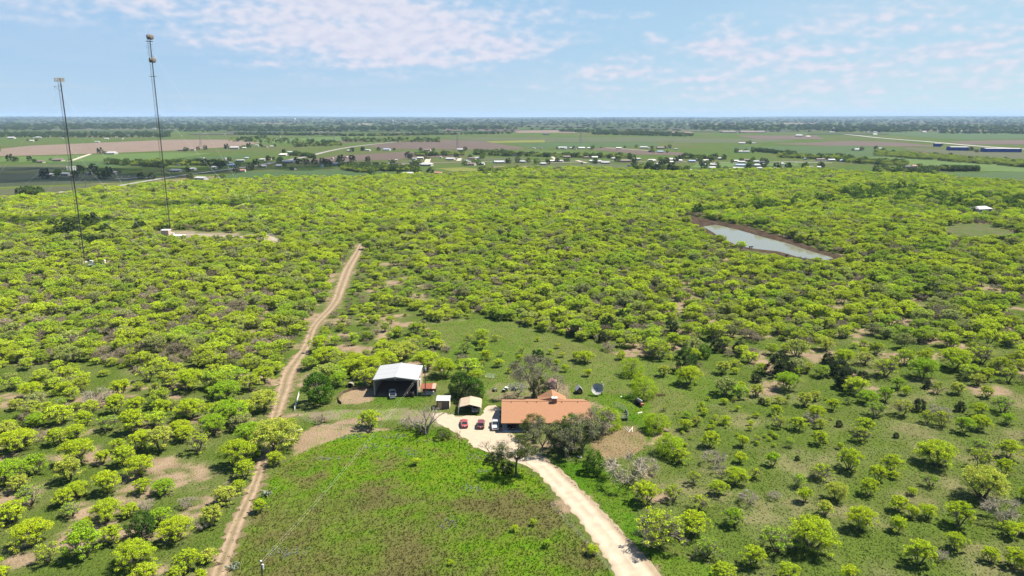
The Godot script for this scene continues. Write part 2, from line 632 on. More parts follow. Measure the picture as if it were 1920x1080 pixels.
func build_land() -> void:
	build_ground()
	var gravel := tinted(paint("pale_gravel", 1, 1, 1, 0.95))
	streaked(gravel, grain(0.78, 1.0, 0.06, 5, 31), 9.0, grain(0.86, 1.0, 0.03, 3, 32), 37.0)
	var g := Color(0.36, 0.298, 0.222)
	var edge := Color(0.26, 0.203, 0.138)
	var rut := Color(0.398, 0.336, 0.256)
	band("driveway", [1212, 1105, 8.2, 1190, 1070, 8.0, 1160, 1030, 7.2, 1132, 995, 6.6, 1100, 958, 6.2, 1075, 930, 6.0, 1047, 903, 5.9, 1022, 878, 5.8, 1000, 860, 5.5, 975, 845, 5.5], 0.030, gravel, [edge, g, rut, g, g * 0.93, rut, g, edge], 0.45)
	var lot := paint("pale_caliche_lot", 0.368, 0.303, 0.222, 0.95)
	streaked(lot, grain(0.74, 1.0, 0.05, 5, 35), 8.0, grain(0.86, 1.0, 0.03, 3, 36), 31.0)
	var lot_px := []
	for p in drive_yard:
		lot_px.append(p.x); lot_px.append(p.y)
	sheet("gravel_yard", lot_px, 0.022, lot, 0.45, 7)
	var dirt := tinted(paint("dirt_track_soil", 1, 1, 1, 1.0))
	streaked(dirt, grain(0.66, 1.0, 0.05, 5, 33), 7.0, grain(0.82, 1.0, 0.03, 3, 34), 29.0)
	var t := Color(0.235, 0.172, 0.112)
	var worn := Color(0.305, 0.232, 0.155)
	var verge := Color(0.15, 0.125, 0.06)
	band("dirt_track", [398, 1115, 3.7, 419, 1055, 3.6, 445, 985, 3.4, 470, 930, 3.2, 487, 885, 3.0, 506, 830, 3.0, 519, 775, 4.0, 532, 735, 5.4, 545, 695, 5.8, 575, 650, 3.9, 591, 610, 3.9, 627, 570, 4.9, 640, 540, 6.0, 653, 505, 6.6, 670, 475, 5.6, 679, 456, 3.4], 0.024, dirt, [verge, t, worn, t, Color(0.165, 0.135, 0.07), t, worn, t, verge], 1.1)
	band("dirt_spur", [392, 716, 4.0, 430, 708, 6.0, 470, 706, 6.0, 520, 722, 5.0], 0.016, dirt, [verge, t, worn, t, verge], 0.9)
	band("service_track", [322, 441, 5.0, 360, 440, 5.0, 410, 442, 5.0, 450, 444, 5.0, 490, 441, 7.0, 512, 452, 9.0], 0.05, dirt, [Color(0.277, 0.231, 0.172), Color(0.304, 0.257, 0.191), Color(0.277, 0.231, 0.172)], 0.6, 3.0)
	# pond
	var water := paint("murky_pond_water", 0.128, 0.131, 0.101, 0.06)
	water.metallic_specular = 0.22
	water.normal_enabled = true
	var ripple := grain(0.0, 1.0, 0.03, 4, 41)
	ripple.color_ramp = null
	ripple.as_normal_map = true
	ripple.bump_strength = 1.0
	water.normal_texture = ripple
	water.normal_scale = 0.18
	water.uv1_triplanar = true
	water.uv1_world_triplanar = true
	water.uv1_scale = Vector3.ONE / 12.0
	var s := Shape.new()
	var grown := Geometry2D.offset_polygon(water_edge, 3.0)[0]
	for i in Geometry2D.triangulate_polygon(grown):
		s.v.append(Vector3(grown[i].x, -0.7, grown[i].y))
		s.c.append(Color.WHITE)
	tag(part("pond_water", s, water, self), "", "", "", "structure")
	# farmland
	var kinds := {
		"tan": Color(0.167, 0.122, 0.09), "brown": Color(0.0902, 0.0646, 0.0475), "green": Color(0.039, 0.0741, 0.0133), "lush": Color(0.0663, 0.113, 0.0172), "olive": Color(0.0624, 0.0686, 0.0265), "dark": Color(0.0351, 0.0468, 0.0172), "dull": Color(0.0608, 0.0741, 0.025), "yellow": Color(0.125, 0.136, 0.0156), "sand": Color(0.3, 0.255, 0.19)}
	var soil_tex := grain(0.72, 1.0, 0.02, 4, 51)
	var soil_tex2 := grain(0.80, 1.0, 0.012, 3, 52)
	for k in kinds:
		var c: Color = kinds[k]
		streaked(paint("field_" + k, c.r, c.g, c.b, 1.0), soil_tex, 90.0, soil_tex2, 410.0)
	var fields := [
		["tan", [0, 279, 60, 273, 320, 262, 440, 262, 492, 267, 440, 275, 330, 282, 150, 289, 0, 293]], ["lush", [-40, 296, 120, 292, 320, 286, 400, 287, 310, 300, 120, 304, -40, 304]], ["green", [90, 305, 320, 300, 310, 313, 110, 312]],
		["olive", [-60, 358, 190, 345, 200, 352, 110, 371, -60, 375]], ["dark", [-60, 330, 90, 322, 300, 330, 240, 342, -60, 352]], ["dull", [-60, 310, 130, 308, 110, 320, -60, 326]],
		["lush", [450, 265, 500, 261, 640, 256, 720, 256, 640, 266, 500, 268]], ["green", [395, 340, 450, 322, 640, 318, 720, 322, 650, 333, 470, 338]], ["green", [330, 296, 470, 290, 470, 296, 340, 302]],
		["brown", [555, 302, 640, 292, 762, 284, 800, 288, 885, 292, 740, 299, 600, 304]], ["brown", [690, 273, 740, 268, 830, 262, 900, 264, 975, 276, 985, 280, 860, 280, 720, 279]],
		["yellow", [908, 265, 1022, 262, 1022, 267, 925, 268]], ["dull", [830, 258, 1260, 258, 1310, 262, 1240, 266, 1020, 267, 1022, 262, 905, 264]], ["green", [960, 268.5, 1230, 267, 1238, 274, 1000, 278]],
		["tan", [965, 245, 1080, 243.5, 1082, 249, 968, 249]], ["tan", [1130, 246, 1280, 242, 1300, 249, 1160, 250.5]], ["brown", [1105, 280, 1135, 277, 1290, 287, 1290, 292, 1200, 290]], ["lush", [990, 284, 1080, 285, 1090, 289, 990, 288]],
		["dull", [1280, 259, 1500, 262, 1420, 268, 1260, 268]], ["brown", [1380, 254, 1530, 254, 1545, 261, 1420, 261]], ["brown", [1450, 270, 1600, 264, 1700, 268, 1765, 275, 1560, 274]], ["green", [1355, 276, 1600, 273, 1700, 282, 1640, 296, 1480, 290]],
		["lush", [1600, 297, 1700, 292, 1920, 313, 2000, 320, 1920, 323, 1780, 319, 1700, 311]], ["green", [1740, 325, 1920, 323, 2000, 330, 2000, 352, 1880, 345, 1800, 335]], ["brown", [1780, 265, 1990, 261, 1990, 271, 1810, 271]],
		["olive", [1700, 276, 1800, 283, 1990, 288, 1990, 302, 1850, 296, 1690, 280]], ["green", [1620, 249, 1800, 247, 1990, 255, 1990, 260, 1800, 262]], ["dull", [1000, 310, 1120, 306, 1240, 316, 1180, 321, 990, 316]], ["lush", [1310, 304, 1380, 304, 1390, 314, 1300, 314]],
		["lush", [1430, 306, 1490, 304, 1500, 311, 1420, 312]], ["yellow", [815, 316, 870, 314, 930, 319, 850, 322]], ["tan", [925, 312, 1010, 311, 1015, 317, 930, 319]], ["dull", [860, 297, 990, 296, 990, 300, 850, 301]], ["green", [640, 240, 900, 238, 880, 244, 650, 245]], ["dull", [100, 238, 420, 236, 400, 243, 90, 246]],
		["sand", [650, 232, 690, 231, 700, 233, 660, 233.5]], ["sand", [840, 228, 898, 227, 900, 229, 845, 229.5]], ["sand", [770, 226, 794, 225.5, 794, 226.6, 772, 226.8]], ["tan", [480, 231, 520, 230, 560, 231, 490, 232.5]], ["brown", [560, 268, 690, 262, 700, 264, 600, 270]]]
	rng.seed = 99
	for f in fields:
		sheet("field", f[1], 0.12 + 0.004 * (fields.find(f)), mats["field_" + f[0]], 3.0, 3)
	for k in 70:   # strips of farmland out to the far plain
		var u := rng.randf_range(-250, 2170)
		var v := 225.0 + 28.0 * pow(rng.randf(), 1.3)
		var w := rng.randf_range(40, 190)
		var h := (v - 216.0) * rng.randf_range(0.05, 0.14)
		var sh := rng.randf_range(-20, 20)
		if v - h < 222.0:
			continue
		sheet("field", [u, v, u + w, v, u + w + sh, v - h, u + sh, v - h], 0.5 + 0.02 * k, mats["field_" + ["green", "dull", "dark", "tan", "olive", "lush", "dark", "brown"][k % 8]], 5.0, 2)
	# roads
	var tar := tinted(paint("road_asphalt_old", 1, 1, 1, 0.95))
	streaked(tar, soil_tex, 60.0)
	var grey := Color(0.225, 0.217, 0.203)
	var shoulder := Color(0.165, 0.15, 0.112)
	var tones := [shoulder, grey, grey, grey, shoulder]
	band("county_road", [-60, 402, 10, 30, 384, 10, 195, 354, 10, 330, 331, 11, 420, 319, 12, 480, 311, 13, 520, 304, 13, 575, 294, 14, 620, 283, 14, 665, 275, 15, 735, 267, 16, 790, 262, 16], 0.45, tar, tones, 0.8, 12.0)
	band("village_street", [640, 308, 9, 760, 307, 9, 840, 305, 9, 930, 303, 9, 1000, 302, 9, 1100, 301, 9, 1180, 303, 9, 1290, 304, 9, 1400, 305, 9, 1500, 303, 9, 1560, 302, 9], 0.46, tar, tones, 0.8, 12.0)
	band("highway", [1380, 249, 26, 1500, 250, 26, 1580, 252, 26, 1650, 259, 26, 1740, 266, 28, 1830, 274, 30, 1920, 280, 30, 2050, 289, 30], 0.62, tar, [shoulder, grey * 1.2, grey * 1.3, shoulder * 1.2, grey * 1.3, grey * 1.2, shoulder], 1.0, 30.0)
	for l in [[1135, 277, 8, 1220, 283, 8], [1035, 294, 6, 1042, 300, 6], [1090, 304, 6, 1020, 306, 6], [1080, 301, 6, 1100, 306, 6], [1490, 305, 8, 1560, 306, 8], [1650, 318, 6, 1700, 314, 6], [130, 303, 8, 170, 289, 8], [800, 306, 10, 803, 298, 10], [1228, 319, 5, 1242, 314, 5], [860, 302, 8, 862, 297, 8], [215, 336, 7, 290, 333, 7], [50, 374, 5, 120, 360, 6]]:
		band("farm_lane", l, 0.5, tar, [Color(0.338, 0.307, 0.247), Color(0.375, 0.345, 0.277), Color(0.338, 0.307, 0.247)], 0.5, 10.0)


# ---------- vegetation ----------
func leaf_cloud(s: Shape, at: Vector3, radius: Vector3, count: int, size: float, tone: Color, spread := 0.18, droop := 0.4) -> void:
	for k in count:
		var d := Vector3(rng.randfn(), rng.randfn(), rng.randfn()).normalized() * pow(rng.randf(), 0.45)
		var p := at + d * radius
		var along := Vector3(rng.randfn(), rng.randfn() * 0.7 - droop * 0.3, rng.randfn()).normalized()
		var across := along.cross(Vector3(rng.randfn(), rng.randfn(), rng.randfn())).normalized()
		var l := size * rng.randf_range(0.6, 1.3)
		var w := l * rng.randf_range(0.35, 0.55)
		var f := 1.0 + rng.randf_range(-spread, spread)
		s.tint = Color(tone.r * f * rng.randf_range(0.9, 1.1), tone.g * f, tone.b * f)
		s.quad(p - along * l * 0.5, p + across * w * 0.5, p + along * l * 0.5, p - across * w * 0.5)


func bough(s: Shape, a: Vector3, b: Vector3, ra: float, rb: float, bend: float, n := 4) -> void:
	var m := a.lerp(b, 0.5) + Vector3(rng.randf_range(-1, 1), rng.randf_range(-0.3, 0.8), rng.randf_range(-1, 1)) * bend
	s.tube(a, m, ra, (ra + rb) * 0.5, n)
	s.tube(m, b, (ra + rb) * 0.5, rb, n)


func twigs(s: Shape, at: Vector3, radius: Vector3, count: int, length: float, thick: float, tone: Color, up := 0.3) -> void:
	for k in count:
		var d := Vector3(rng.randfn(), rng.randfn(), rng.randfn()).normalized() * pow(rng.randf(), 0.5)
		var p := at + d * radius
		var dir := (d + Vector3(rng.randfn() * 0.5, up + rng.randfn() * 0.5, rng.randfn() * 0.5)).normalized()
		var side := dir.cross(Vector3(rng.randfn(), rng.randfn(), rng.randfn())).normalized() * thick
		var f := rng.randf_range(0.75, 1.2)
		s.tint = Color(tone.r * f, tone.g * f, tone.b * f)
		var e := p + dir * length * rng.randf_range(0.5, 1.2)
		s.tri(p - side, e, p + side)


# leafy brush tree: several stems from the ground, an uneven dome of leaf sprays with gaps. Returns [trunk, crown]
func brush_tree(seed_: int, w: float, h: float, sprays: int, leaves: int, leaf: float, twig_share: float, tone: Color, twig_tone: Color, base := 0.33, leafed := 1.0, loose := 1.42) -> Array:
	rng.seed = seed_
	var wood := Shape.new()
	var crown := Shape.new()
	var stems := rng.randi_range(3, 5)
	var elbows := []
	wood.tint = Color(twig_tone.r * 0.55, twig_tone.g * 0.52, twig_tone.b * 0.5)
	for k in stems:
		var az := TAU * (k + rng.randf_range(-0.3, 0.3)) / stems
		var e := Vector3(cos(az) * w * rng.randf_range(0.12, 0.24), h * rng.randf_range(0.36, 0.52), sin(az) * w * rng.randf_range(0.12, 0.24))
		bough(wood, Vector3(cos(az) * 0.03 * w, -0.05, sin(az) * 0.03 * w), e, 0.022 * w, 0.014 * w, 0.03 * w)
		elbows.append(e)
	var lobes := rng.randi_range(3, 5)
	var turn := rng.randf() * TAU
	for k in sprays:
		var az := TAU * rng.randf()
		var edge := w * 0.5 * (0.78 + 0.17 * sin(lobes * az + turn) + 0.12 * sin((lobes + 4.0) * az - turn) + rng.randf_range(-0.16, 0.16))
		var r := edge * sqrt(rng.randf()) * 0.92
		var f := r / (w * 0.5)
		var y := h * lerpf(base * 0.35, base + (0.95 - base) * sqrt(maxf(0.0, 1.0 - f * f * 0.92)), pow(rng.randf(), 0.36))
		var p := Vector3(cos(az) * r, y, sin(az) * r)
		var best := 0
		for q in elbows.size():
			if p.distance_squared_to(elbows[q]) < p.distance_squared_to(elbows[best]): best = q
		bough(wood, elbows[best], p, 0.010 * w, 0.003 * w, 0.05 * w, 3)
		var size := w * rng.randf_range(0.065, 0.125) * clampf(40.0 / sprays, 0.5, 1.2)
		# each spray has a leaf tone of its own, drawn at random wherever it grows
		var sh := rng.randf_range(0.86, 1.13)
		var yellow := rng.randf_range(0.93, 1.08)
		if rng.randf() < leafed:
			leaf_cloud(crown, p, Vector3(size * loose, size * loose * 0.6, size * loose), leaves, leaf, Color(tone.r * sh * yellow, tone.g * sh, tone.b * sh))
		twigs(wood, p - Vector3(0, size * 0.5, 0), Vector3(size, size * 0.8, size), int(leaves * twig_share), leaf * 1.9, leaf * 0.075, twig_tone)
	return [wood, crown]


func dense_tree(seed_: int, w: float, h: float, sprays: int, leaves: int, leaf: float, tone: Color, low := 0.08, cone := 0.0, stem := 0.03) -> Array:
	rng.seed = seed_
	var wood := Shape.new()
	var crown := Shape.new()
	wood.tint = Color(0.10, 0.085, 0.07)
	bough(wood, Vector3(0, -0.05, 0), Vector3(rng.randf_range(-0.05, 0.05) * w, h * 0.55, rng.randf_range(-0.05, 0.05) * w), stem * w, stem * 0.5 * w, 0.03 * w, 6)
	var turn := rng.randf() * TAU
	for k in sprays:
		var az := TAU * rng.randf()
		var t := rng.randf()
		var y := h * (low + (0.95 - low) * t)
		var prof := sqrt(maxf(0.0, 1.0 - pow(absf(t - 0.42) / 0.62, 2.0)))
		prof = lerpf(prof, 1.0 - t * 0.9, cone)
		var r := w * 0.5 * prof * (0.62 + 0.38 * sqrt(rng.randf())) * (0.88 + 0.16 * sin(3.0 * az + turn + y))
		var p := Vector3(cos(az) * r, y, sin(az) * r)
		if k % 3 == 0:
			bough(wood, Vector3(0, h * 0.5 * minf(t + 0.3, 1.0), 0), p, 0.012 * w, 0.003 * w, 0.04 * w, 3)
		var sh := rng.randf_range(0.80, 1.18)
		var size := w * rng.randf_range(0.07, 0.13)
		leaf_cloud(crown, p, Vector3(size, size * 0.8, size), leaves, leaf, Color(tone.r * sh, tone.g * sh, tone.b * sh), 0.22)
	return [wood, crown]


func fork(s: Shape, tips: Array, p: Vector3, dir: Vector3, length: float, r: float, left: int, spread: float, lift: float) -> void:
	var e := p + dir * length
	s.tube(p, e, r, r * 0.66, 5 if left > 2 else 3)
	if left == 0:
		tips.append(e)
		return
	var n := 3 if rng.randf() < 0.55 else 2
	for k in n:
		var d := (dir + Vector3(rng.randfn(), rng.randfn() * 0.6 + lift, rng.randfn()) * spread).normalized()
		fork(s, tips, e, d, length * rng.randf_range(0.62, 0.88), r * 0.62, left - 1, spread, lift)


func bare_tree(seed_: int, h: float, stems: int, levels: int, spread: float, tone: Color, twig_count: int, twig_len: float, lean := 0.35, trunk := 0.2) -> Array:
	rng.seed = seed_
	var wood := Shape.new()
	var tips := []
	wood.tint = Color(tone.r * 0.7, tone.g * 0.68, tone.b * 0.65)
	for k in stems:
		var az := TAU * (k + rng.randf_range(-0.25, 0.25)) / stems
		var d := Vector3(cos(az) * lean, 1.0, sin(az) * lean).normalized()
		fork(wood, tips, Vector3(cos(az) * 0.05 * h * minf(stems - 1, 1), -0.05, sin(az) * 0.05 * h * minf(stems - 1, 1)), d, h * rng.randf_range(0.26, 0.34), trunk * h * 0.12, levels, spread, 0.18)
	var fine := Shape.new()
	for t in tips:
		twigs(fine, t, Vector3.ONE * h * 0.05, twig_count, twig_len, twig_len * 0.035, tone, 0.15)
	return [wood, fine]


func tree_mesh(a: Array, leafmat: Material, woodmat: Material) -> ArrayMesh:
	var m := ArrayMesh.new()
	if a[0].v.size():
		a[0].append(m, true)
		m.surface_set_material(m.get_surface_count() - 1, woodmat)
	if a[1].v.size():
		a[1].append(m, true)
		m.surface_set_material(m.get_surface_count() - 1, leafmat)
	return m


func plant(called: String, label: String, category: String, group: String, model: Array, at: Vector3, scale_: Vector3, turn: float, crown_name := "crown") -> Node3D:
	var o := thing(called, label, category, at, turn, group)
	o.scale = scale_
	part_of("trunk", model[0], o)
	part_of(crown_name, model[1], o)
	return o


func ready_model(a: Array, wood: Material, leaf: Material) -> Array:
	return [a[0].mesh(wood, false, true), a[1].mesh(leaf, false, true)]


# where brush grows: share of the ground that is planted, 0..1 (a count, not a tone), from what the photograph shows at that place
func top_of_brush(u: float) -> float:
	var a := [-300, 378, 0, 374, 60, 374, 180, 356, 300, 347, 420, 341, 560, 334, 640, 335, 760, 331, 900, 328, 960, 321, 1100, 316, 1250, 325, 1300, 323, 1500, 319, 1600, 325, 1760, 331, 1850, 341, 2200, 352]
	for i in range(0, a.size() - 2, 2):
		if u <= a[i + 2]:
			return lerpf(a[i + 1], a[i + 3], clampf((u - a[i]) / (a[i + 2] - a[i]), 0, 1))
	return 352.0


func near_track(q: Vector2) -> bool:
	var a := [396, 1115, 26, 418, 1055, 24, 445, 985, 20, 470, 930, 17, 487, 885, 14, 505, 830, 12, 520, 775, 18, 532, 735, 24, 548, 695, 24, 572, 650, 18, 596, 610, 17, 624, 570, 18, 640, 540, 20, 655, 505, 17, 668, 475, 13, 679, 456, 9]
	for i in range(0, a.size() - 3, 3):
		if q.y <= a[i + 1] and q.y >= a[i + 4]:
			var t: float = (a[i + 1] - q.y) / (a[i + 1] - a[i + 4])
			return absf(q.x - lerpf(a[i], a[i + 3], t)) < lerpf(a[i + 2], a[i + 5], t) + 2.0
	return false


var open_ground := [meadow, lawn, dry_yard, bare_lot, back_yard, green_strip, barn_yard, rubble, drive_yard, pond_mud, far_clearing, mast_clearing]
var built_up := outline([690, 680, 850, 700, 945, 735, 1120, 720, 1240, 730, 1240, 800, 1250, 860, 1180, 930, 1060, 900, 960, 900, 820, 830, 680, 800, 690, 740])
var drive_strip := outline([985, 830, 1080, 900, 1180, 990, 1290, 1110, 1150, 1110, 1060, 985, 1000, 900])
var thin_wood := outline([690, 470, 740, 465, 800, 520, 880, 575, 900, 598, 800, 608, 842, 655, 850, 690, 700, 690, 600, 700, 580, 660, 640, 580])
var dark_grove := outline([1290, 395, 1420, 385, 1560, 372, 1600, 350, 1700, 352, 1800, 366, 1960, 376, 1960, 402, 1800, 396, 1700, 384, 1560, 382, 1440, 396, 1300, 404])
var dark_west := outline([85, 424, 165, 420, 320, 432, 318, 452, 230, 462, 130, 462, 80, 446])


var shore_front := outline([1380, 462, 1420, 467, 1480, 480, 1545, 490, 1545, 504, 1480, 496, 1420, 482, 1380, 474])
var ranch_front := outline([1808, 388, 1872, 388, 1880, 408, 1800, 410])
var mast_front := outline([292, 432, 346, 431, 470, 435, 532, 440, 532, 468, 490, 462, 440, 453, 380, 451, 300, 452, 160, 486, 205, 488, 212, 512, 150, 510, 152, 488])


func density(q: Vector2) -> float:
	if q.y < top_of_brush(q.x) or q.y > 1200.0:
		return 0.0
	for o in open_ground:
		if Geometry2D.is_point_in_polygon(q, o):
			return 0.0
	if near_track(q) or Geometry2D.is_point_in_polygon(q, built_up) or Geometry2D.is_point_in_polygon(q, drive_strip):
		return 0.0
	if Geometry2D.is_point_in_polygon(q, clearing):
		return 0.015
	if Geometry2D.is_point_in_polygon(q, shore_front) or Geometry2D.is_point_in_polygon(q, ranch_front):
		return 0.1
	if Geometry2D.is_point_in_polygon(q, mast_front):
		return 0.12
	if Geometry2D.is_point_in_polygon(q, thin_wood):
		return 0.6
	var c := clampf(q.x, 0, 1920)
	if c > 1230.0:
		if q.y < 530.0: return 0.93
		if q.y < 640.0: return 0.62
		if q.y < 720.0: return 0.22
		if q.y < 780.0: return 0.05 if q.x < 1920.0 else 0.3
		return 0.0 if q.x < 1920.0 and q.x > 0.0 else 0.2
	if c < 700.0:
		if q.y < 690.0: return 0.9
		if q.y < 830.0: return 0.34
		return 0.03 if q.x > 0.0 else 0.35
	return 0.9 if q.y < 640.0 else 0.35


func build_brush() -> void:
	var woodm := tinted(paint("grey_bark", 1, 1, 1, 0.95))
	var plain := paint("brush_wood", 0.21, 0.18, 0.145, 0.95)
	var leafm := tinted(paint("spring_leaves", 1, 1, 1, 0.75))
	leafm.backlight_enabled = true
	leafm.backlight = Color(0.75, 0.75, 0.75)
	leafm.metallic_specular = 0.25
	var darkm := tinted(paint("dark_evergreen_leaves", 1, 1, 1, 0.7))
	darkm.backlight_enabled = true
	darkm.backlight = Color(0.3, 0.3, 0.3)
	darkm.metallic_specular = 0.3
	var green := Color(0.348, 0.458, 0.0126)
	var lime := Color(0.375, 0.475, 0.0125)
	var fresh := Color(0.258, 0.412, 0.0144)
	var pale := Color(0.399, 0.458, 0.054)
	var grey := Color(0.194, 0.169, 0.125)
	# models by kind and size: width, height, sprays, leaves each, leaf length
	var models := {"m": [], "s": [], "g": [], "j": [], "d": []}
	var tones := [green, lime, fresh, green, pale, lime]
	var names := ["yellow-green", "bright lime", "fresh green", "yellow-green", "pale green", "bright lime"]
	for k in 6:
		models["m"].append([2.6, ready_model(brush_tree(100 + k, 2.6, 2.0, 46, 56, 0.16, 0.25, tones[k], grey, 0.30), woodm, leafm), names[k]])
		models["m"].append([5.6, ready_model(brush_tree(120 + k, 5.6, 4.1, 105, 66, 0.215, 0.3, tones[(k + 2) % 6], grey), woodm, leafm), names[(k + 2) % 6]])
		models["m"].append([9.5, ready_model(brush_tree(140 + k, 9.5, 6.0, 190, 72, 0.25, 0.3, tones[(k + 1) % 6], grey), woodm, leafm), names[(k + 1) % 6]])
	for k in 3:
		models["s"].append([2.8, ready_model(brush_tree(160 + k, 2.8, 2.0, 30, 34, 0.18, 0.9, tones[k], grey, 0.3, 0.7), woodm, leafm)])
		models["s"].append([5.6, ready_model(brush_tree(170 + k, 5.6, 3.9, 64, 38, 0.25, 0.9, tones[k + 1], grey, 0.33, 0.68), woodm, leafm)])
		models["s"].append([9.0, ready_model(brush_tree(180 + k, 9.0, 5.4, 110, 44, 0.3, 0.9, tones[k + 2], grey, 0.33, 0.66), woodm, leafm)])
		models["g"].append([4.5, ready_model(bare_tree(190 + k, 3.2, 8, 3, 0.42, Color(0.288, 0.256, 0.191), 9, 0.75, 0.85, 0.14), woodm, woodm)])
		models["j"].append([5.5, ready_model(dense_tree(200 + k, 5.5, 4.4, 90, 90, 0.26, Color(0.034, 0.052, 0.014), 0.05, 0.25), woodm, darkm)])
		models["d"].append([6.0, ready_model(dense_tree(210 + k, 6.0, 5.6, 95, 70, 0.3, [Color(0.065, 0.145, 0.012), Color(0.085, 0.17, 0.014), Color(0.05, 0.10, 0.016)][k], 0.1), woodm, leafm)])
	# single bushes and trees read off the photograph: pixel of the foot, width in pixels
	var west := [147, 870, 75, 194, 870, 36, 130, 902, 60, 202, 925, 62, 235, 872, 55, 262, 893, 65, 308, 926, 50, 268, 924, 44, 147, 932, 50, 135, 968, 46, 203, 975, 65, 303, 984, 50, 245, 968, 40, 332, 1014, 76, 160, 1046, 75, 208, 1020, 55, 155, 1008, 50, 252, 1062, 84, 354, 1070, 56, 393, 1054, 38, 398, 985, 52, 424, 945, 56, 448, 925, 34, 460, 897, 46, 448, 874, 76, 373, 848, 55, 303, 846, 62, 222, 845, 36, 264, 843, 52, 35, 846, 80, 107, 834, 44, 20, 905, 78, 68, 888, 50, 58, 948, 58, 23, 980, 66, 60, 1021, 80, 8, 1086, 38, 275, 1092, 60, 332, 1090, 40, 378, 1090, 30, 164, 987, 24,
		355, 732, 70, 278, 716, 50, 318, 725, 46, 217, 775, 46, 257, 776, 44, 305, 781, 46, 290, 740, 32, 228, 745, 48, 124, 743, 44, 110, 772, 50, 32, 768, 34, 207, 806, 52, 250, 812, 60, 357, 785, 64, 430, 795, 80, 425, 752, 66, 18, 808, 34, 400, 815, 60, 340, 815, 50, 160, 800, 44, 70, 800, 46, 60, 745, 50]
	var track_side := [497, 770, 66, 520, 848, 104, 470, 830, 70, 495, 716, 50, 612, 682, 64, 636, 724, 42, 600, 660, 44, 488, 960, 34, 517, 872, 40]
	var barn_side := [690, 706, 62, 722, 692, 60, 760, 672, 54, 800, 690, 62, 832, 706, 56, 655, 702, 50, 868, 690, 26, 893, 718, 38, 693, 802, 50, 668, 690, 46, 742, 680, 50, 905, 655, 26, 872, 662, 34, 880, 640, 20]
	var back := [1103, 706, 20, 1098, 680, 40, 1032, 664, 14, 1054, 670, 16, 974, 678, 18, 978, 664, 20, 1165, 674, 22, 1060, 697, 18, 1044, 684, 14, 1046, 653, 14, 1012, 662, 14, 1080, 676, 24, 930, 640, 20, 940, 668, 16, 912, 676, 30, 905, 690, 20, 1008, 640, 12, 955, 700, 16]
	var yard := [1276, 868, 40, 1196, 722, 30]
	var east := [1243, 705, 30, 1292, 721, 58, 1355, 701, 36, 1225, 661, 36, 1262, 653, 40, 1298, 673, 36, 1388, 734, 24, 1418, 743, 32, 1358, 758, 18, 1316, 764, 14, 1246, 771, 16, 1321, 779, 18, 1360, 796, 26, 1306, 798, 24, 1285, 807, 30, 1382, 771, 14, 1420, 784, 12, 1408, 798, 16, 1287, 783, 16, 1340, 789, 16, 1332, 838, 42, 1391, 838, 28, 1388, 867, 30, 1380, 907, 52, 1416, 897, 34, 1346, 927, 42, 1376, 986, 46, 1313, 956, 48, 1210, 943, 62, 1262, 939, 46, 1300, 1002, 70, 1355, 1090, 56, 1412, 1062, 58, 1520, 1030, 106, 1477, 1090, 52, 1614, 993, 66, 1682, 996, 40, 1722, 1058, 70, 1792, 1031, 48, 1797, 986, 64, 1738, 971, 38, 1708, 971, 32, 1684, 958, 44, 1842, 934, 100, 1894, 1006, 46, 1916, 1003, 32, 1856, 1053, 42, 1902, 1063, 52, 1755, 871, 84, 1838, 878, 52, 1882, 889, 40, 1838, 846, 42, 1890, 859, 52, 1744, 913, 38, 1672, 885, 46, 1677, 898, 22, 1645, 903, 42, 1628, 928, 42, 1592, 881, 54, 1495, 913, 34, 1508, 941, 36, 1568, 938, 52, 1547, 966, 38, 1536, 834, 36, 1449, 873, 32, 1595, 1090, 42, 1710, 928, 22, 1475, 731, 56, 1513, 699, 28, 1547, 656, 42, 1582, 683, 46, 1698, 741, 24, 1730, 709, 62, 1790, 691, 72, 1840, 682, 62, 1795, 739, 34, 1832, 723, 32, 1850, 713, 38, 1890, 716, 40, 1850, 746, 30, 1627, 756, 44, 1592, 758, 24, 1660, 753, 36, 1692, 779, 48, 1640, 779, 48, 1738, 793, 34, 1835, 781, 36, 1890, 796, 30, 1838, 806, 44, 1765, 799, 42, 1808, 812, 42, 1620, 813, 46, 1562, 769, 30, 1508, 761, 36, 1527, 751, 28, 1461, 758, 24, 1455, 779, 28, 1530, 786, 40, 1539, 804, 26, 1460, 801, 38, 1496, 806, 40, 1757, 738, 30, 1684, 729, 30, 1440, 760, 18, 1250, 825, 20, 1272, 835, 22, 1420, 830, 20, 1480, 838, 22, 1575, 842, 16]
	var sparse := [1325, 1042, 62, 1232, 1022, 124, 1541, 898, 56, 1660, 706, 62, 1615, 829, 46, 1300, 908, 36, 1880, 773, 48, 1620, 683, 44, 1455, 1032, 74]
	var grass_side := [779, 873, 22, 1026, 1026, 20, 1110, 1041, 32, 965, 997, 18, 845, 1060, 14, 1000, 985, 16]
	var greys := [275, 956, 30, 352, 951, 30, 378, 993, 26, 180, 763, 50, 1340, 871, 42, 1352, 891, 28, 1402, 944, 38, 1452, 936, 26, 1876, 978, 64, 1762, 1048, 28, 1522, 793, 30, 1760, 783, 40, 1172, 906, 84, 1213, 886, 44, 1125, 812, 56, 765, 803, 36, 880, 738, 34]
	var junipers := [1461, 704, 56, 1572, 706, 42, 1587, 727, 48, 1615, 719, 28, 1551, 681, 24, 1345, 659, 34, 1385, 661, 26, 1738, 728, 20, 1722, 771, 28, 1800, 771, 22, 1573, 800, 14, 1680, 821, 12, 1495, 863, 11, 1428, 757, 14, 1077, 632, 26, 1418, 716, 22, 1130, 641, 22]
	var shrubs := [597, 757, 60, 267, 1009, 54, 1114, 886, 44, 176, 636, 20, 890, 746, 40, 862, 742, 44, 1320, 671, 28, 1285, 696, 46]
	var sprigs := []
	rng.seed = 64
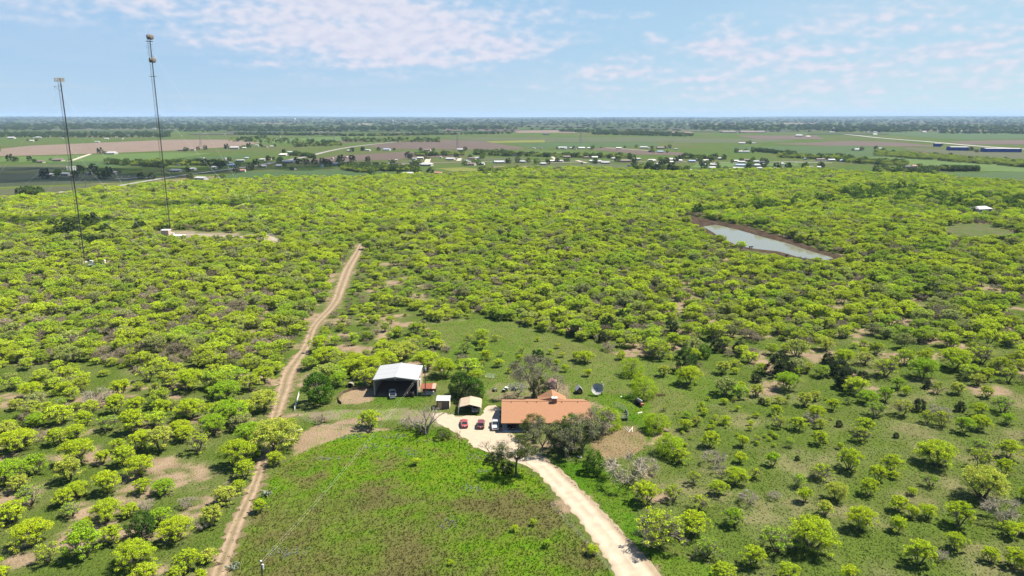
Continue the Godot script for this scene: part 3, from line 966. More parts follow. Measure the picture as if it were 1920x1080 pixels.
	while sprigs.size() < 45 * 3:
		var su := rng.randf_range(1235, 1560)
		var sv := rng.randf_range(742, 838)
		if sv > 742.0 + (su - 1235.0) * 0.02:
			sprigs.append_array([su, sv, rng.randf_range(7.0, 13.0)])
	rng.seed = 7
	var feet := []
	var batches := [
		[west, "m", "in the scrub across the rutted track from the meadow", "mesquites in the scrub across the dirt track"], [track_side, "m", "leaning over the rutted track", "mesquites along the dirt track"], [barn_side, "m", "growing close round the white metal barn", "mesquites round the barn"],
		[back, "m", "in the grassy clearing behind the tile-coloured roof", "young mesquites in the clearing"], [yard, "m", "at the house yard's edge near the dish and pen", "mesquites by the yard"], [east, "m", "scattered over the open pasture beyond the driveway", "mesquites scattered over the open pasture"],
		[sparse, "s", "showing bare limbs beyond the driveway", "half-leafed mesquites beyond the driveway"], [sprigs, "m", "sprout low in the pasture below the junipers", "mesquite sprouts in the pasture"], [grass_side, "m", "standing alone in the green meadow grass", "small bushes in the meadow"],
		[greys, "g", "leafless with a haze of pale twigs", "bare grey brush"], [junipers, "j", "nearly black in the pasture", "dark junipers"], [shrubs, "d", "with a dense closed crown", "dense green trees"]]
	var total := 0
	for b in batches:
		var list: Array = b[0]
		for i in range(0, list.size(), 3):
			var foot := spot(list[i], list[i + 1])
			var w: float = list[i + 2] * reach(foot) / FOCAL
			var kind: String = b[1]
			if kind == "m" and rng.randf() < 0.14: kind = "s"
			var set_: Array = models[kind]
			var best := []
			for m in set_:
				var ratio: float = w / m[0]
				if ratio > 0.6 and ratio < 1.65: best.append(m)
			if best.is_empty(): best = [set_[-1]] if w > 9.0 else [set_[0]]
			var m: Array = best[rng.randi() % best.size()]
			var k: float = w / m[0]
			var tall := k * rng.randf_range(0.88, 1.12)
			if w > 10.0: tall *= 0.92
			var size := "big spreading" if w > 8.5 else ("large" if w > 6.2 else ("medium" if w > 4.4 else ("small" if w > 2.6 else "tiny")))
			var say := ""
			var called := "mesquite_tree"
			var group: String = b[3]
			var place: String = b[2]
			if list == east:
				if list[i] < 1340: place = "in the pasture strip next to the driveway and yard"
				elif list[i + 1] < 765 and list[i] > 1440: place = "among the sandy patches round the dark junipers"
				elif list[i + 1] < 850: place = "in the pasture below the dark junipers"
				elif list[i] > 1700: place = "in the open grass farthest from the driveway"
			if list == west and list[i + 1] < 825: place = "where the thick scrub meets the rutted track"
			if b[1] == "m" or b[1] == "s":
				say = "%s %s mesquite %s" % [size, "grey-twigged" if kind == "s" else m[2], place]
				total += 1
			elif kind == "g":
				called = "bare_shrub"
				say = "%s leafless grey shrub %s" % [size, "in the scrub across the rutted track" if list[i] < 600 else ("by the yard and driveway" if list[i] < 1260 else ("in the pasture strip next to the driveway" if list[i] < 1480 else "out in the open pasture"))]
			elif kind == "j":
				called = "juniper_tree"
				say = "%s round black-green juniper %s" % [size, "at the brush edge behind the clearing" if list[i] < 1440 else ("on the sandy patch" if list[i + 1] < 735 and list[i] < 1650 else "out in the open pasture")]
			else:
				called = "green_tree"
				say = "%s fresh green tree %s" % [size, b[2]]
			if [list[i], list[i + 1]] == [520, 848]: say = "broad twin-crowned mesquite where the dirt track meets the bare lot"
			if [list[i], list[i + 1]] == [1232, 1022]: say = "wide half-leafed mesquite overhanging the pale gravel driveway"
			if [list[i], list[i + 1]] == [1520, 1030]: say = "widest yellow-green mesquite in the pasture, grey brush against its side"
			if [list[i], list[i + 1]] == [1461, 704]: say = "largest black-green juniper, with sandy soil behind it"
			if [list[i], list[i + 1]] == [597, 757]: say = "dense dark green tree by the gate near the round pen"
			if [list[i], list[i + 1]] == [1114, 886]: say = "dense rounded evergreen on the bright lawn beside the driveway"
			if [list[i], list[i + 1]] == [1172, 906]: say = "largest bare grey shrub, beside the dense evergreen on the lawn"
			plant(called, say, "tree" if kind != "g" else "shrub", group, m[1], foot, Vector3(k, tall, k), rng.randf() * TAU, "crown" if kind != "g" else "twigs")
			feet.append([Vector2(foot.x, foot.z), w])
	# the wild brush between and behind them
	var mid_m := []
	for k in 4:
		mid_m.append(tree_mesh(brush_tree(300 + k, 6.2, 4.5, 70, 44, 0.32, 0.55, Color(1, 1, 1), Color(1, 1, 1), 0.3, 1.0, 1.75), leafm, plain))
	var far_m := []
	for k in 3:
		far_m.append(tree_mesh(brush_tree(320 + k, 6.8, 4.6, 40, 22, 0.6, 0.5, Color(1, 1, 1), Color(1, 1, 1), 0.3, 1.0, 1.7), leafm, plain))
	var bare_m := [tree_mesh(bare_tree(330, 3.6, 7, 3, 0.42, Color(1, 0.93, 0.83), 8, 0.9, 0.8, 0.14), woodm, woodm), tree_mesh(bare_tree(331, 3.2, 8, 3, 0.45, Color(1, 0.93, 0.85), 8, 0.9, 0.9, 0.14), woodm, woodm)]
	var dark_m := [tree_mesh(dense_tree(340, 6.5, 6.0, 50, 30, 0.6, Color(1, 1, 1)), leafm, woodm), tree_mesh(dense_tree(341, 7.5, 6.0, 50, 30, 0.65, Color(1, 1, 1)), leafm, woodm)]
	var sets := {}
	for k in 4: sets["m%d" % k] = [mid_m[k], [], []]
	for k in 3: sets["f%d" % k] = [far_m[k], [], []]
	for k in 2:
		sets["b%d" % k] = [bare_m[k], [], []]
		sets["d%d" % k] = [dark_m[k], [], []]
	rng.seed = 1234
	var extra := []
	var z := -100.0
	while z > -1350.0:
		var step := 3.75 if z > -330.0 else (3.9 if z > -600.0 else 4.9)
		z -= step
		var half := -z * 0.83 + 40.0
		var x := -half
		while x < half:
			x += step
			var p := Vector3(x + rng.randf_range(-0.48, 0.48) * step, 0, z + rng.randf_range(-0.48, 0.48) * step)
			var q := pixel(p)
			var d := density(q)
			if d <= 0.0 or rng.randf() > d * (1.0 - 0.35 * smoothstep(0.12, 0.5, noise_b.get_noise_2d(p.x, p.z) + 0.3 * noise_a.get_noise_2d(p.x, p.z)) * float(q.y > 440.0)):
				continue
			if z > -330.0:
				var clash := false
				for f in feet:
					if f[0].distance_squared_to(Vector2(p.x, p.z)) < pow(f[1] * 0.42 + 1.0, 2.0):
						clash = true
						break
				if clash: continue
			var size := clampf(rng.randfn(0.90, 0.26), 0.4, 1.6)
			if Geometry2D.is_point_in_polygon(q, thin_wood): size *= 0.72
			var roll := rng.randf()
			var patch := noise_a.get_noise_2d(p.x * 1.6 + 300.0, p.z * 1.6)
			var key := "m%d" % (rng.randi() % 4)
			if z < -560.0: key = "f%d" % (rng.randi() % 3)
			var tone := Color(0.437, 0.546, 0.0126).lerp(Color(0.301, 0.458, 0.0162), clampf(patch * 1.6 + rng.randf_range(-0.1, 0.6), 0, 1))
			if rng.randf() < 0.22: tone = tone.lerp(Color(0.27, 0.30, 0.11), rng.randf_range(0.3, 0.9))
			var b := rng.randf_range(0.72, 1.15)
			tone = Color(tone.r * b, tone.g * b, tone.b * b)
			var grey_share := 0.09 + 0.34 * smoothstep(0.0, 0.42, noise_b.get_noise_2d(p.x * 0.6 + 80.0, p.z * 0.6))
			if q.x < 760.0 and q.y > 520.0 and q.y < 700.0: grey_share += 0.16
			if Geometry2D.is_point_in_polygon(q, dark_grove):
				if roll < 0.45:
					key = "d%d" % (rng.randi() % 2)
					tone = Color(0.06, 0.11, 0.014).lerp(Color(0.17, 0.27, 0.018), rng.randf())
			elif Geometry2D.is_point_in_polygon(q, dark_west) and roll < 0.13:
				key = "d%d" % (rng.randi() % 2)
				tone = Color(0.035, 0.06, 0.014).lerp(Color(0.08, 0.12, 0.02), rng.randf())
				size *= 1.25
			elif roll < grey_share:
				key = "b%d" % (rng.randi() % 2)
				tone = Color(0.259, 0.23, 0.165) * rng.randf_range(0.7, 1.15)
				if z < -560.0: size *= 1.15
			elif roll < grey_share + 0.012 and q.x > 900.0:
				key = "d%d" % (rng.randi() % 2)
				tone = Color(0.03, 0.06, 0.014)
				size *= 0.7
			var s := size * rng.randf_range(0.85, 1.15)
			var t := Transform3D(Basis(Vector3.UP, rng.randf() * TAU).scaled(Vector3(s, s * rng.randf_range(0.8, 1.05), s)), p)
			if z > -330.0 and key.begins_with("m") and total < 300 and z > -262.0 and q.x > -20.0 and q.x < 1940.0:
				extra.append([p, s * 5.6])
				total += 1
				continue
			sets[key][1].append(t)
			sets[key][2].append(tone)
	for e in extra:
		var set_: Array = models["m"] if rng.randf() < 0.75 else models["s"]
		var best := []
		for m in set_:
			var ratio: float = e[1] / m[0]
			if ratio > 0.6 and ratio < 1.65: best.append(m)
		if best.is_empty(): best = [set_[1]]
		var m: Array = best[rng.randi() % best.size()]
		var k: float = e[1] / m[0]
		var where_ := "across the dirt track" if pixel(e[0]).x < 520.0 else ("behind the white barn" if pixel(e[0]).x < 900.0 else ("behind the grassy clearing" if pixel(e[0]).x < 1300.0 else "behind the dark junipers"))
		var tone_: String = m[2] if m.size() > 2 else "grey-twigged"
		plant("mesquite_tree", "%s %s mesquite in the thick brush %s" % ["large" if e[1] > 6.0 else "smaller", tone_, where_], "tree", "mesquites in the thick brush", m[1], e[0], Vector3(k, k * rng.randf_range(0.9, 1.1), k), rng.randf() * TAU)
	scatter("mesquite_brush", "mass of yellow-green mesquite brush reaching to the far fields", "brush", sets, ["m0", "m1", "m2", "m3", "f0", "f1", "f2"])
	scatter("bare_brush", "grey leafless brush scattered through the mesquite", "brush", sets, ["b0", "b1"])
	scatter("dark_trees", "dark green oaks massed among the mesquite brush", "trees", sets, ["d0", "d1"])
	build_far_woods(far_m, dark_m)


func scatter(called: String, label: String, category: String, sets: Dictionary, keys: Array) -> void:
	var root := thing(called, label, category)
	tag(root, "", "", "", "stuff")
	for k in keys:
		copies("plants", sets[k][0], sets[k][1], sets[k][2], root)


func copies(called: String, mesh: Mesh, where: Array, tones: Array, parent: Node) -> void:
	if where.is_empty():
		return
	var mm := MultiMesh.new()
	mm.transform_format = MultiMesh.TRANSFORM_3D
	mm.use_colors = true
	mm.mesh = mesh
	mm.instance_count = where.size()
	for i in where.size():
		mm.set_instance_transform(i, where[i])
		mm.set_instance_color(i, tones[i])
	var o := MultiMeshInstance3D.new()
	o.name = called
	o.multimesh = mm
	parent.add_child(o, true)
	tag(o, "", "", "", "stuff")


func build_far_woods(far_m: Array, dark_m: Array) -> void:
	rng.seed = 4321
	var sets := {"f": [far_m[0], [], []], "d": [dark_m[1], [], []]}
	# hedges and belts: u, v, u, v, half depth in pixels, trees, dark share
	for b in [[890, 288, 962, 291, 3.0, 120, 0.7], [955, 291, 1190, 296, 2.0, 260, 0.3], [1050, 246, 1200, 251, 1.2, 200, 0.8], [1110, 251, 1290, 255, 1.5, 260, 0.9], [690, 255, 960, 250, 0.9, 240, 0.8], [640, 255, 830, 252, 0.9, 200, 0.9], [640, 263, 825, 264, 3.0, 260, 0.5], [1640, 288, 1960, 313, 4.5, 900, 0.05],
			[1410, 283, 1490, 291, 0.9, 90, 0.9], [1460, 293, 1600, 299, 2.5, 260, 0.25], [1590, 302, 1700, 309, 3.5, 200, 0.25], [1725, 321, 1835, 320, 1.2, 90, 0.8], [280, 307, 420, 309, 3.0, 200, 0.35], [200, 306, 312, 312, 3.0, 160, 0.6], [0, 254, 320, 254, 4.0, 700, 0.95], [440, 252, 640, 254, 1.2, 260, 0.9],
			[445, 262, 500, 258, 1.5, 60, 0.9], [640, 243, 960, 241, 2.0, 320, 0.9], [1180, 249, 1300, 254, 1.6, 220, 0.95], [680, 318, 780, 318, 3.5, 150, 0.55], [640, 314, 700, 322, 5.0, 160, 0.35], [40, 366, 75, 366, 4.0, 26, 0.6], [300, 240, 640, 245, 3.0, 460, 0.9], [1300, 240, 1920, 243, 4.0, 900, 0.85], [1560, 246, 1700, 247, 1.6, 120, 0.9],
			[1760, 249, 1920, 250, 1.4, 150, 0.9], [0, 240, 300, 238, 3.5, 420, 0.9], [430, 262, 640, 270, 3.5, 170, 0.5], [1280, 296, 1340, 298, 1.5, 50, 0.7], [780, 292, 870, 290, 1.6, 90, 0.4], [550, 290, 590, 296, 1.5, 40, 0.9], [900, 322, 1010, 319, 1.5, 90, 0.1], [1640, 322, 1760, 327, 3.0, 150, 0.5], [1180, 318, 1290, 322, 1.5, 80, 0.4], [540, 274, 640, 272, 2.0, 90, 0.4]]:
		for k in b[5]:
			var t := rng.randf()
			var p := spot(lerpf(b[0], b[2], t), lerpf(b[1], b[3], t) + rng.randf_range(-b[4], b[4]))
			var dark: bool = rng.randf() < b[6]
			var s: float = rng.randf_range(0.8, 1.7) * (1.0 + smoothstep(2500.0, 6000.0, -p.z) * 1.8)
			var key := "d" if dark else "f"
			sets[key][1].append(Transform3D(Basis(Vector3.UP, rng.randf() * TAU).scaled(Vector3(s, s * 0.9, s)), p))
			sets[key][2].append((Color(0.075, 0.12, 0.025) if dark else Color(0.24, 0.32, 0.025)) * rng.randf_range(0.7, 1.3))
	# the wooded plain out to the hills
	for k in 9500:
		var v := 219.5 + 28.0 * pow(rng.randf(), 1.7)
		var p := spot(rng.randf_range(-260, 2180), v)
		var far := Vector2(p.x, p.z).length()
		if far > 21000.0 or noise_b.get_noise_2d(p.x * 0.02, p.z * 0.06) + (v - 236.0) * -0.02 < rng.randf_range(-0.3, 0.25):
			continue
		p.y = height(p.x, p.z)
		var s := 1.0 + far / 4200.0
		sets["d"][1].append(Transform3D(Basis(Vector3.UP, rng.randf() * TAU).scaled(Vector3(s * rng.randf_range(1.0, 2.4), minf(s * 0.8, 2.6), s)), p))
		sets["d"][2].append(Color(0.075, 0.115, 0.038).lerp(Color(0.14, 0.19, 0.05), rng.randf() * rng.randf()) * rng.randf_range(0.7, 1.4))
	scatter("far_woodland", "hedges and wooded plain behind the village out to the horizon", "woodland", sets, ["f", "d"])


func build_grass() -> void:
	var m := tinted(paint("grass_blades", 1, 1, 1, 0.85))
	m.backlight_enabled = true
	m.backlight = Color(0.45, 0.45, 0.45)
	m.metallic_specular = 0.2
	var tufts := []
	for k in 3:
		rng.seed = 500 + k
		var s := Shape.new()
		for b in 15:
			var az := rng.randf() * TAU
			var o := Vector3(cos(az), 0, sin(az)) * rng.randf_range(0.02, 0.28)
			var tip := o * rng.randf_range(1.1, 1.9) + Vector3(rng.randf_range(-0.08, 0.08), rng.randf_range(0.14, 0.36), rng.randf_range(-0.08, 0.08))
			var side := Vector3(-sin(az + rng.randf()), 0, cos(az + rng.randf())) * 0.065
			var f := rng.randf_range(0.9, 1.12)
			s.tint = Color(f, f, f * rng.randf_range(0.8, 1.2))
			s.tri(o - side, tip, o + side)
		tufts.append(s.mesh(m, false, true))
	var where := [[], [], []]
	var tones := [[], [], []]
	rng.seed = 600
	var flowers := [[], []]
	var blue := [[765, 846, 22, 7], [775, 852, 18, 5], [800, 827, 18, 5], [893, 857, 22, 8], [885, 916, 30, 9], [700, 838, 60, 6], [660, 818, 34, 7], [840, 980, 26, 12], [620, 860, 40, 6], [735, 818, 40, 6], [540, 1035, 50, 12], [905, 885, 18, 6]]
	for k in 230000:
		# more tufts where the ground is near: even in area, thinned with distance
		var z := -98.0 - 240.0 * pow(rng.randf(), 1.35)
		var x := rng.randf_range(-1.0, 1.0) * (-z * 0.80 + 10.0)
		var c := cover(x, z)
		if rng.randf() > c.a:
			continue
		var q := pixel(Vector3(x, 0, z))
		if near_track(q) and rng.randf() < 0.85:
			continue
		if Geometry2D.is_point_in_polygon(q, drive_yard) or in_drive(q):
			continue
		var i := rng.randi() % 3
		var s := rng.randf_range(0.55, 1.25)
		if not Geometry2D.is_point_in_polygon(q, meadow): s *= 0.55
		else: s *= 0.8
		var f := rng.randf_range(1.0, 1.3)
		var tone := Color(c.r * f * rng.randf_range(0.9, 1.15), c.g * f, c.b * f)
		for b in blue:
			if pow((q.x - b[0]) / b[2], 2.0) + pow((q.y - b[1]) / b[3], 2.0) < rng.randf_range(0.1, 1.0) and rng.randf() < 0.6:
				flowers[0].append(Transform3D(Basis(Vector3.UP, rng.randf() * TAU).scaled(Vector3(0.6, 0.9, 0.6)), Vector3(x, 0, z)))
				flowers[1].append(Color(0.31, 0.30, 0.38).lerp(Color(0.34, 0.34, 0.32), rng.randf()))
				break
		where[i].append(Transform3D(Basis(Vector3.UP, rng.randf() * TAU).scaled(Vector3(s, s * rng.randf_range(0.5, 1.0), s)), Vector3(x, 0, z)))
		tones[i].append(tone)
	var root := thing("grass", "tufted meadow and pasture grass round the house and driveway", "grass")
	tag(root, "", "", "", "stuff")
	for i in 3:
		copies("tufts", tufts[i], where[i], tones[i], root)
	var fl := thing("wildflowers", "drifts of lavender-blue wildflowers in the green meadow", "wildflowers")
	tag(fl, "", "", "", "stuff")
	copies("blooms", tufts[0], flowers[0], flowers[1], fl)


func in_drive(q: Vector2) -> bool:
	var a := [1100, 1165, 1262, 1080, 1149, 1246, 1040, 1122, 1200, 1000, 1098, 1162, 960, 1070, 1126, 910, 1027, 1070, 870, 990, 1036, 840, 950, 1000]
	for i in range(0, a.size() - 3, 3):
		if q.y <= a[i] and q.y >= a[i + 3]:
			var t: float = (a[i] - q.y) / (a[i] - a[i + 3])
			return q.x > lerpf(a[i + 1], a[i + 4], t) and q.x < lerpf(a[i + 2], a[i + 5], t)
	return false


# ---------- buildings ----------
func build_barn() -> void:
	var x0 := -40.3; var x1 := -27.6; var z0 := -202.6; var z1 := -214.8
	var mid := (x0 + x1) * 0.5
	var o := thing("metal_barn", "white metal barn with an open front beside a utility pole", "barn", Vector3(mid, 0, (z0 + z1) * 0.5))
	var cream := streaked(paint("cream_wall_sheet", 0.40, 0.325, 0.24, 0.6), grain(0.85, 1.0, 0.02, 3, 61), 5.0)
	var roofm := streaked(paint("white_roof_sheet", 0.29, 0.295, 0.302, 0.45), grain(0.88, 1.0, 0.015, 4, 62), 9.0)
	var steel := paint("grey_steel", 0.30, 0.29, 0.28, 0.5)
	var hw := (x1 - x0) * 0.5; var hd := (z0 - z1) * 0.5
	var floor_ := Shape.new()
	floor_.box(Vector3(0, 0.05, 0), Vector3(hw * 2 - 0.3, 0.1, hd * 2 - 0.1))
	part("floor_slab", floor_, paint("barn_dirt_floor", 0.12, 0.095, 0.07, 1.0), o)
	for s in [-1, 1]:
		var w := Shape.new()
		w.box(Vector3(s * (hw - 0.05), 2.5, 0), Vector3(0.1, 5.0, hd * 2 - 0.05))
		part("side_wall", w, cream, o)
		for k in 12:   # wall ribs
			var r := Shape.new()
			r.box(Vector3(s * (hw + 0.012), 2.45, -hd + (k + 0.5) * hd / 6.0), Vector3(0.03, 4.8, 0.09))
			part("wall_rib", r, cream, o)
	var b := Shape.new()
	b.slab([Vector3(-hw, 0, -hd), Vector3(hw, 0, -hd), Vector3(hw, 5.0, -hd), Vector3(0, 5.85, -hd), Vector3(-hw, 5.0, -hd)], Vector3(0, 0, 0.1))
	part("back_wall", b, cream, o)
	for s in [-1, 1]:
		for k in 6:   # roof sheets, each lapping the next
			var za := hd + 0.25 - k * (hd * 2 + 0.5) / 6.0
			var zb := za - (hd * 2 + 0.5) / 6.0 + 0.02
			var lift := 0.0 if k % 2 else 0.015
			var p := Shape.new()
			p.slab([Vector3(0, 5.92 + lift, za), Vector3(s * (hw + 0.25), 5.03 + lift, za), Vector3(s * (hw + 0.25), 5.03 + lift, zb), Vector3(0, 5.92 + lift, zb)], Vector3(0, -0.05, 0))
			part("roof_panel", p, roofm, o)
	var cap := Shape.new()
	for s in [-1, 1]:
		cap.slab([Vector3(0, 5.99, hd + 0.27), Vector3(s * 0.3, 5.95, hd + 0.27), Vector3(s * 0.3, 5.95, -hd - 0.27), Vector3(0, 5.99, -hd - 0.27)], Vector3(0, -0.02, 0))
	part("ridge_cap", cap, roofm, o)
	for s in [-1, 1]:
		var f := Shape.new()
		f.slab([Vector3(0, 5.86, hd + 0.12), Vector3(s * hw, 4.98, hd + 0.12), Vector3(s * hw, 4.68, hd + 0.12), Vector3(0, 5.56, hd + 0.12)], Vector3(0, 0, -0.16))
		part("gable_beam", f, steel, o)
		one_box("corner_post", Vector3(s * (hw - 0.06), 2.4, hd + 0.02), Vector3(0.22, 4.8, 0.22), steel, o)
	one_box("gable_lamp", Vector3(0, 5.35, hd + 0.22), Vector3(0.3, 0.22, 0.2), paint("lamp_white", 0.8, 0.8, 0.78, 0.4), o)
	for k in 3:
		one_box("roof_truss", Vector3(0, 4.75, hd * (0.6 - 0.55 * k)), Vector3(hw * 2 - 0.25, 0.25, 0.12), steel, o)
	one_box("wall_sheet", Vector3(0.6, 2.6, -hd + 0.2), Vector3(4.2, 3.4, 0.06), paint("grey_stacked_sheet", 0.42, 0.42, 0.42, 0.8), o)
	one_box("inner_door", Vector3(3.6, 1.4, -hd + 0.2), Vector3(1.2, 2.6, 0.08), paint("grey_inner_door", 0.22, 0.20, 0.18, 0.8), o)
	one_box("window_unit", Vector3(hw + 0.22, 2.9, 2.3), Vector3(0.35, 1.9, 1.3), paint("panel_grey", 0.42, 0.45, 0.45, 0.6), o)
	one_box("meter_box", Vector3(hw + 0.18, 4.4, 1.2), Vector3(0.22, 0.6, 0.5), paint("panel_grey", 0.42, 0.45, 0.45, 0.6), o)
	# lean-to with rusted roof
	var l := thing("rusty_lean_to", "low lean-to with a rusted red iron roof against the barn's wall", "shed", Vector3(-24.5, 0, -204.0))
	var rust := paint("rusted_iron", 0.24, 0.075, 0.04, 0.85)
	streaked(rust, grain(0.45, 1.0, 0.03, 4, 63), 2.2)
	for k in 4:
		var p := Shape.new()
		var xa := -2.15 + k * 1.08
		p.slab([Vector3(xa, 2.75 + 0.012 * (k % 2), -1.6), Vector3(xa + 1.07, 2.75 + 0.012 * (k % 2), -1.6), Vector3(xa + 1.07, 2.30 + 0.012 * (k % 2), 1.6), Vector3(xa, 2.30 + 0.012 * (k % 2), 1.6)], Vector3(0, -0.04, 0))
		part("roof_panel", p, rust if k != 3 else paint("faded_iron", 0.36, 0.20, 0.15, 0.8), l)
	for s in [-1.95, 0.0, 1.95]:
		for d in [-1.4, 1.4]:
			one_box("post", Vector3(s, 1.1, d), Vector3(0.14, 2.3, 0.14), paint("weathered_wood", 0.22, 0.18, 0.14, 0.95), l)
	one_box("back_wall", Vector3(0, 1.2, -1.52), Vector3(4.1, 2.3, 0.06), rust, l)
	for k in 3:
		one_box("rail", Vector3(0, 0.4 + 0.42 * k, 1.5), Vector3(4.0, 0.16, 0.05), paint("grey_board", 0.36, 0.35, 0.33, 0.9), l)
	one_box("feed_bin", Vector3(0.4, 0.5, 0.2), Vector3(2.2, 0.8, 0.9), paint("grey_board", 0.36, 0.35, 0.33, 0.9), l)


func build_shed_and_carport() -> void:
	var wood := streaked(paint("brown_board_wall", 0.165, 0.125, 0.095, 0.9), grain(0.7, 1.0, 0.04, 4, 64), 1.6)
	var roofm := paint("bright_tin_roof", 0.33, 0.33, 0.325, 0.4)
	var o := thing("tool_shed", "small brown board shed with a white tin roof and tan door", "shed", Vector3(-19.3, 0, -194.2))
	for k in 8:   # front boards
		one_box("board", Vector3(-1.55 + 0.443 * k, 1.2, 1.46 + 0.01 * (k % 2)), Vector3(0.435, 2.4, 0.05), wood, o)
	one_box("side_wall", Vector3(-1.73, 1.2, 0), Vector3(0.06, 2.4, 2.8), wood, o)
	one_box("side_wall", Vector3(1.80, 1.2, 0), Vector3(0.06, 2.4, 2.8), paint("cream_trim", 0.60, 0.54, 0.44, 0.8), o)
	one_box("back_wall", Vector3(0, 1.25, -1.4), Vector3(3.4, 2.5, 0.06), wood, o)
	var r := Shape.new()
	r.slab([Vector3(-1.95, 2.55, 1.75), Vector3(1.98, 2.55, 1.75), Vector3(1.98, 2.8, -1.7), Vector3(-1.95, 2.8, -1.7)], Vector3(0, -0.06, 0))
	part("roof", r, roofm, o)
	var d := one_box("door", Vector3(-0.85, 1.05, 1.53), Vector3(1.05, 1.95, 0.05), paint("tan_plywood", 0.42, 0.28, 0.13, 0.85), o)
	one_box("handle", Vector3(-0.45, 1.0, 1.58), Vector3(0.05, 0.2, 0.05), paint("grey_steel", 0.3, 0.29, 0.28, 0.5), d)
	# carport
	var beige := streaked(paint("beige_carport_sheet", 0.33, 0.262, 0.19, 0.5), grain(0.88, 1.0, 0.02, 3, 65), 5.0)
	var c := thing("metal_carport", "beige metal carport with a car parked inside", "carport", Vector3(-11.6, 0, -191.7))
	var hw := 3.15; var hd := 3.2
	for s in [-1, 1]:
		for k in 3:
			var za := hd - k * hd * 2 / 3.0
			var zb := za - hd * 2 / 3.0 + 0.01
			var p := Shape.new()
			p.slab([Vector3(0, 3.05 + 0.01 * (k % 2), za), Vector3(s * 2.75, 2.38 + 0.01 * (k % 2), za), Vector3(s * 2.75, 2.38 + 0.01 * (k % 2), zb), Vector3(0, 3.05 + 0.01 * (k % 2), zb)], Vector3(0, -0.04, 0))
			p.slab([Vector3(s * 2.75, 2.38 + 0.01 * (k % 2), za), Vector3(s * hw, 2.02, za), Vector3(s * hw, 2.02, zb), Vector3(s * 2.75, 2.38 + 0.01 * (k % 2), zb)], Vector3(0, -0.04, 0))
			part("roof_panel", p, beige, c)
			one_box("post", Vector3(s * (hw - 0.05), 1.0, za - 0.1), Vector3(0.08, 2.05, 0.08), paint("white_tube", 0.7, 0.68, 0.64, 0.5), c)
		one_box("side_panel", Vector3(s * (hw - 0.02), 1.55, -0.4), Vector3(0.04, 0.95, hd * 2 - 0.8), beige, c)
	one_box("back_panel", Vector3(0, 1.1, -hd + 0.05), Vector3(hw * 2 - 0.1, 2.2, 0.04), beige, c)
	for s in [-1, 1]:
		var t := Shape.new()
		t.tube(Vector3(0, 2.98, hd - 0.06), Vector3(s * 2.72, 2.30, hd - 0.06), 0.04, 0.04, 5)
		t.tube(Vector3(s * 2.72, 2.30, hd - 0.06), Vector3(s * 3.1, 1.9, hd - 0.06), 0.04, 0.04, 5)
		part("roof_bow", t, mats["white_tube"], c)


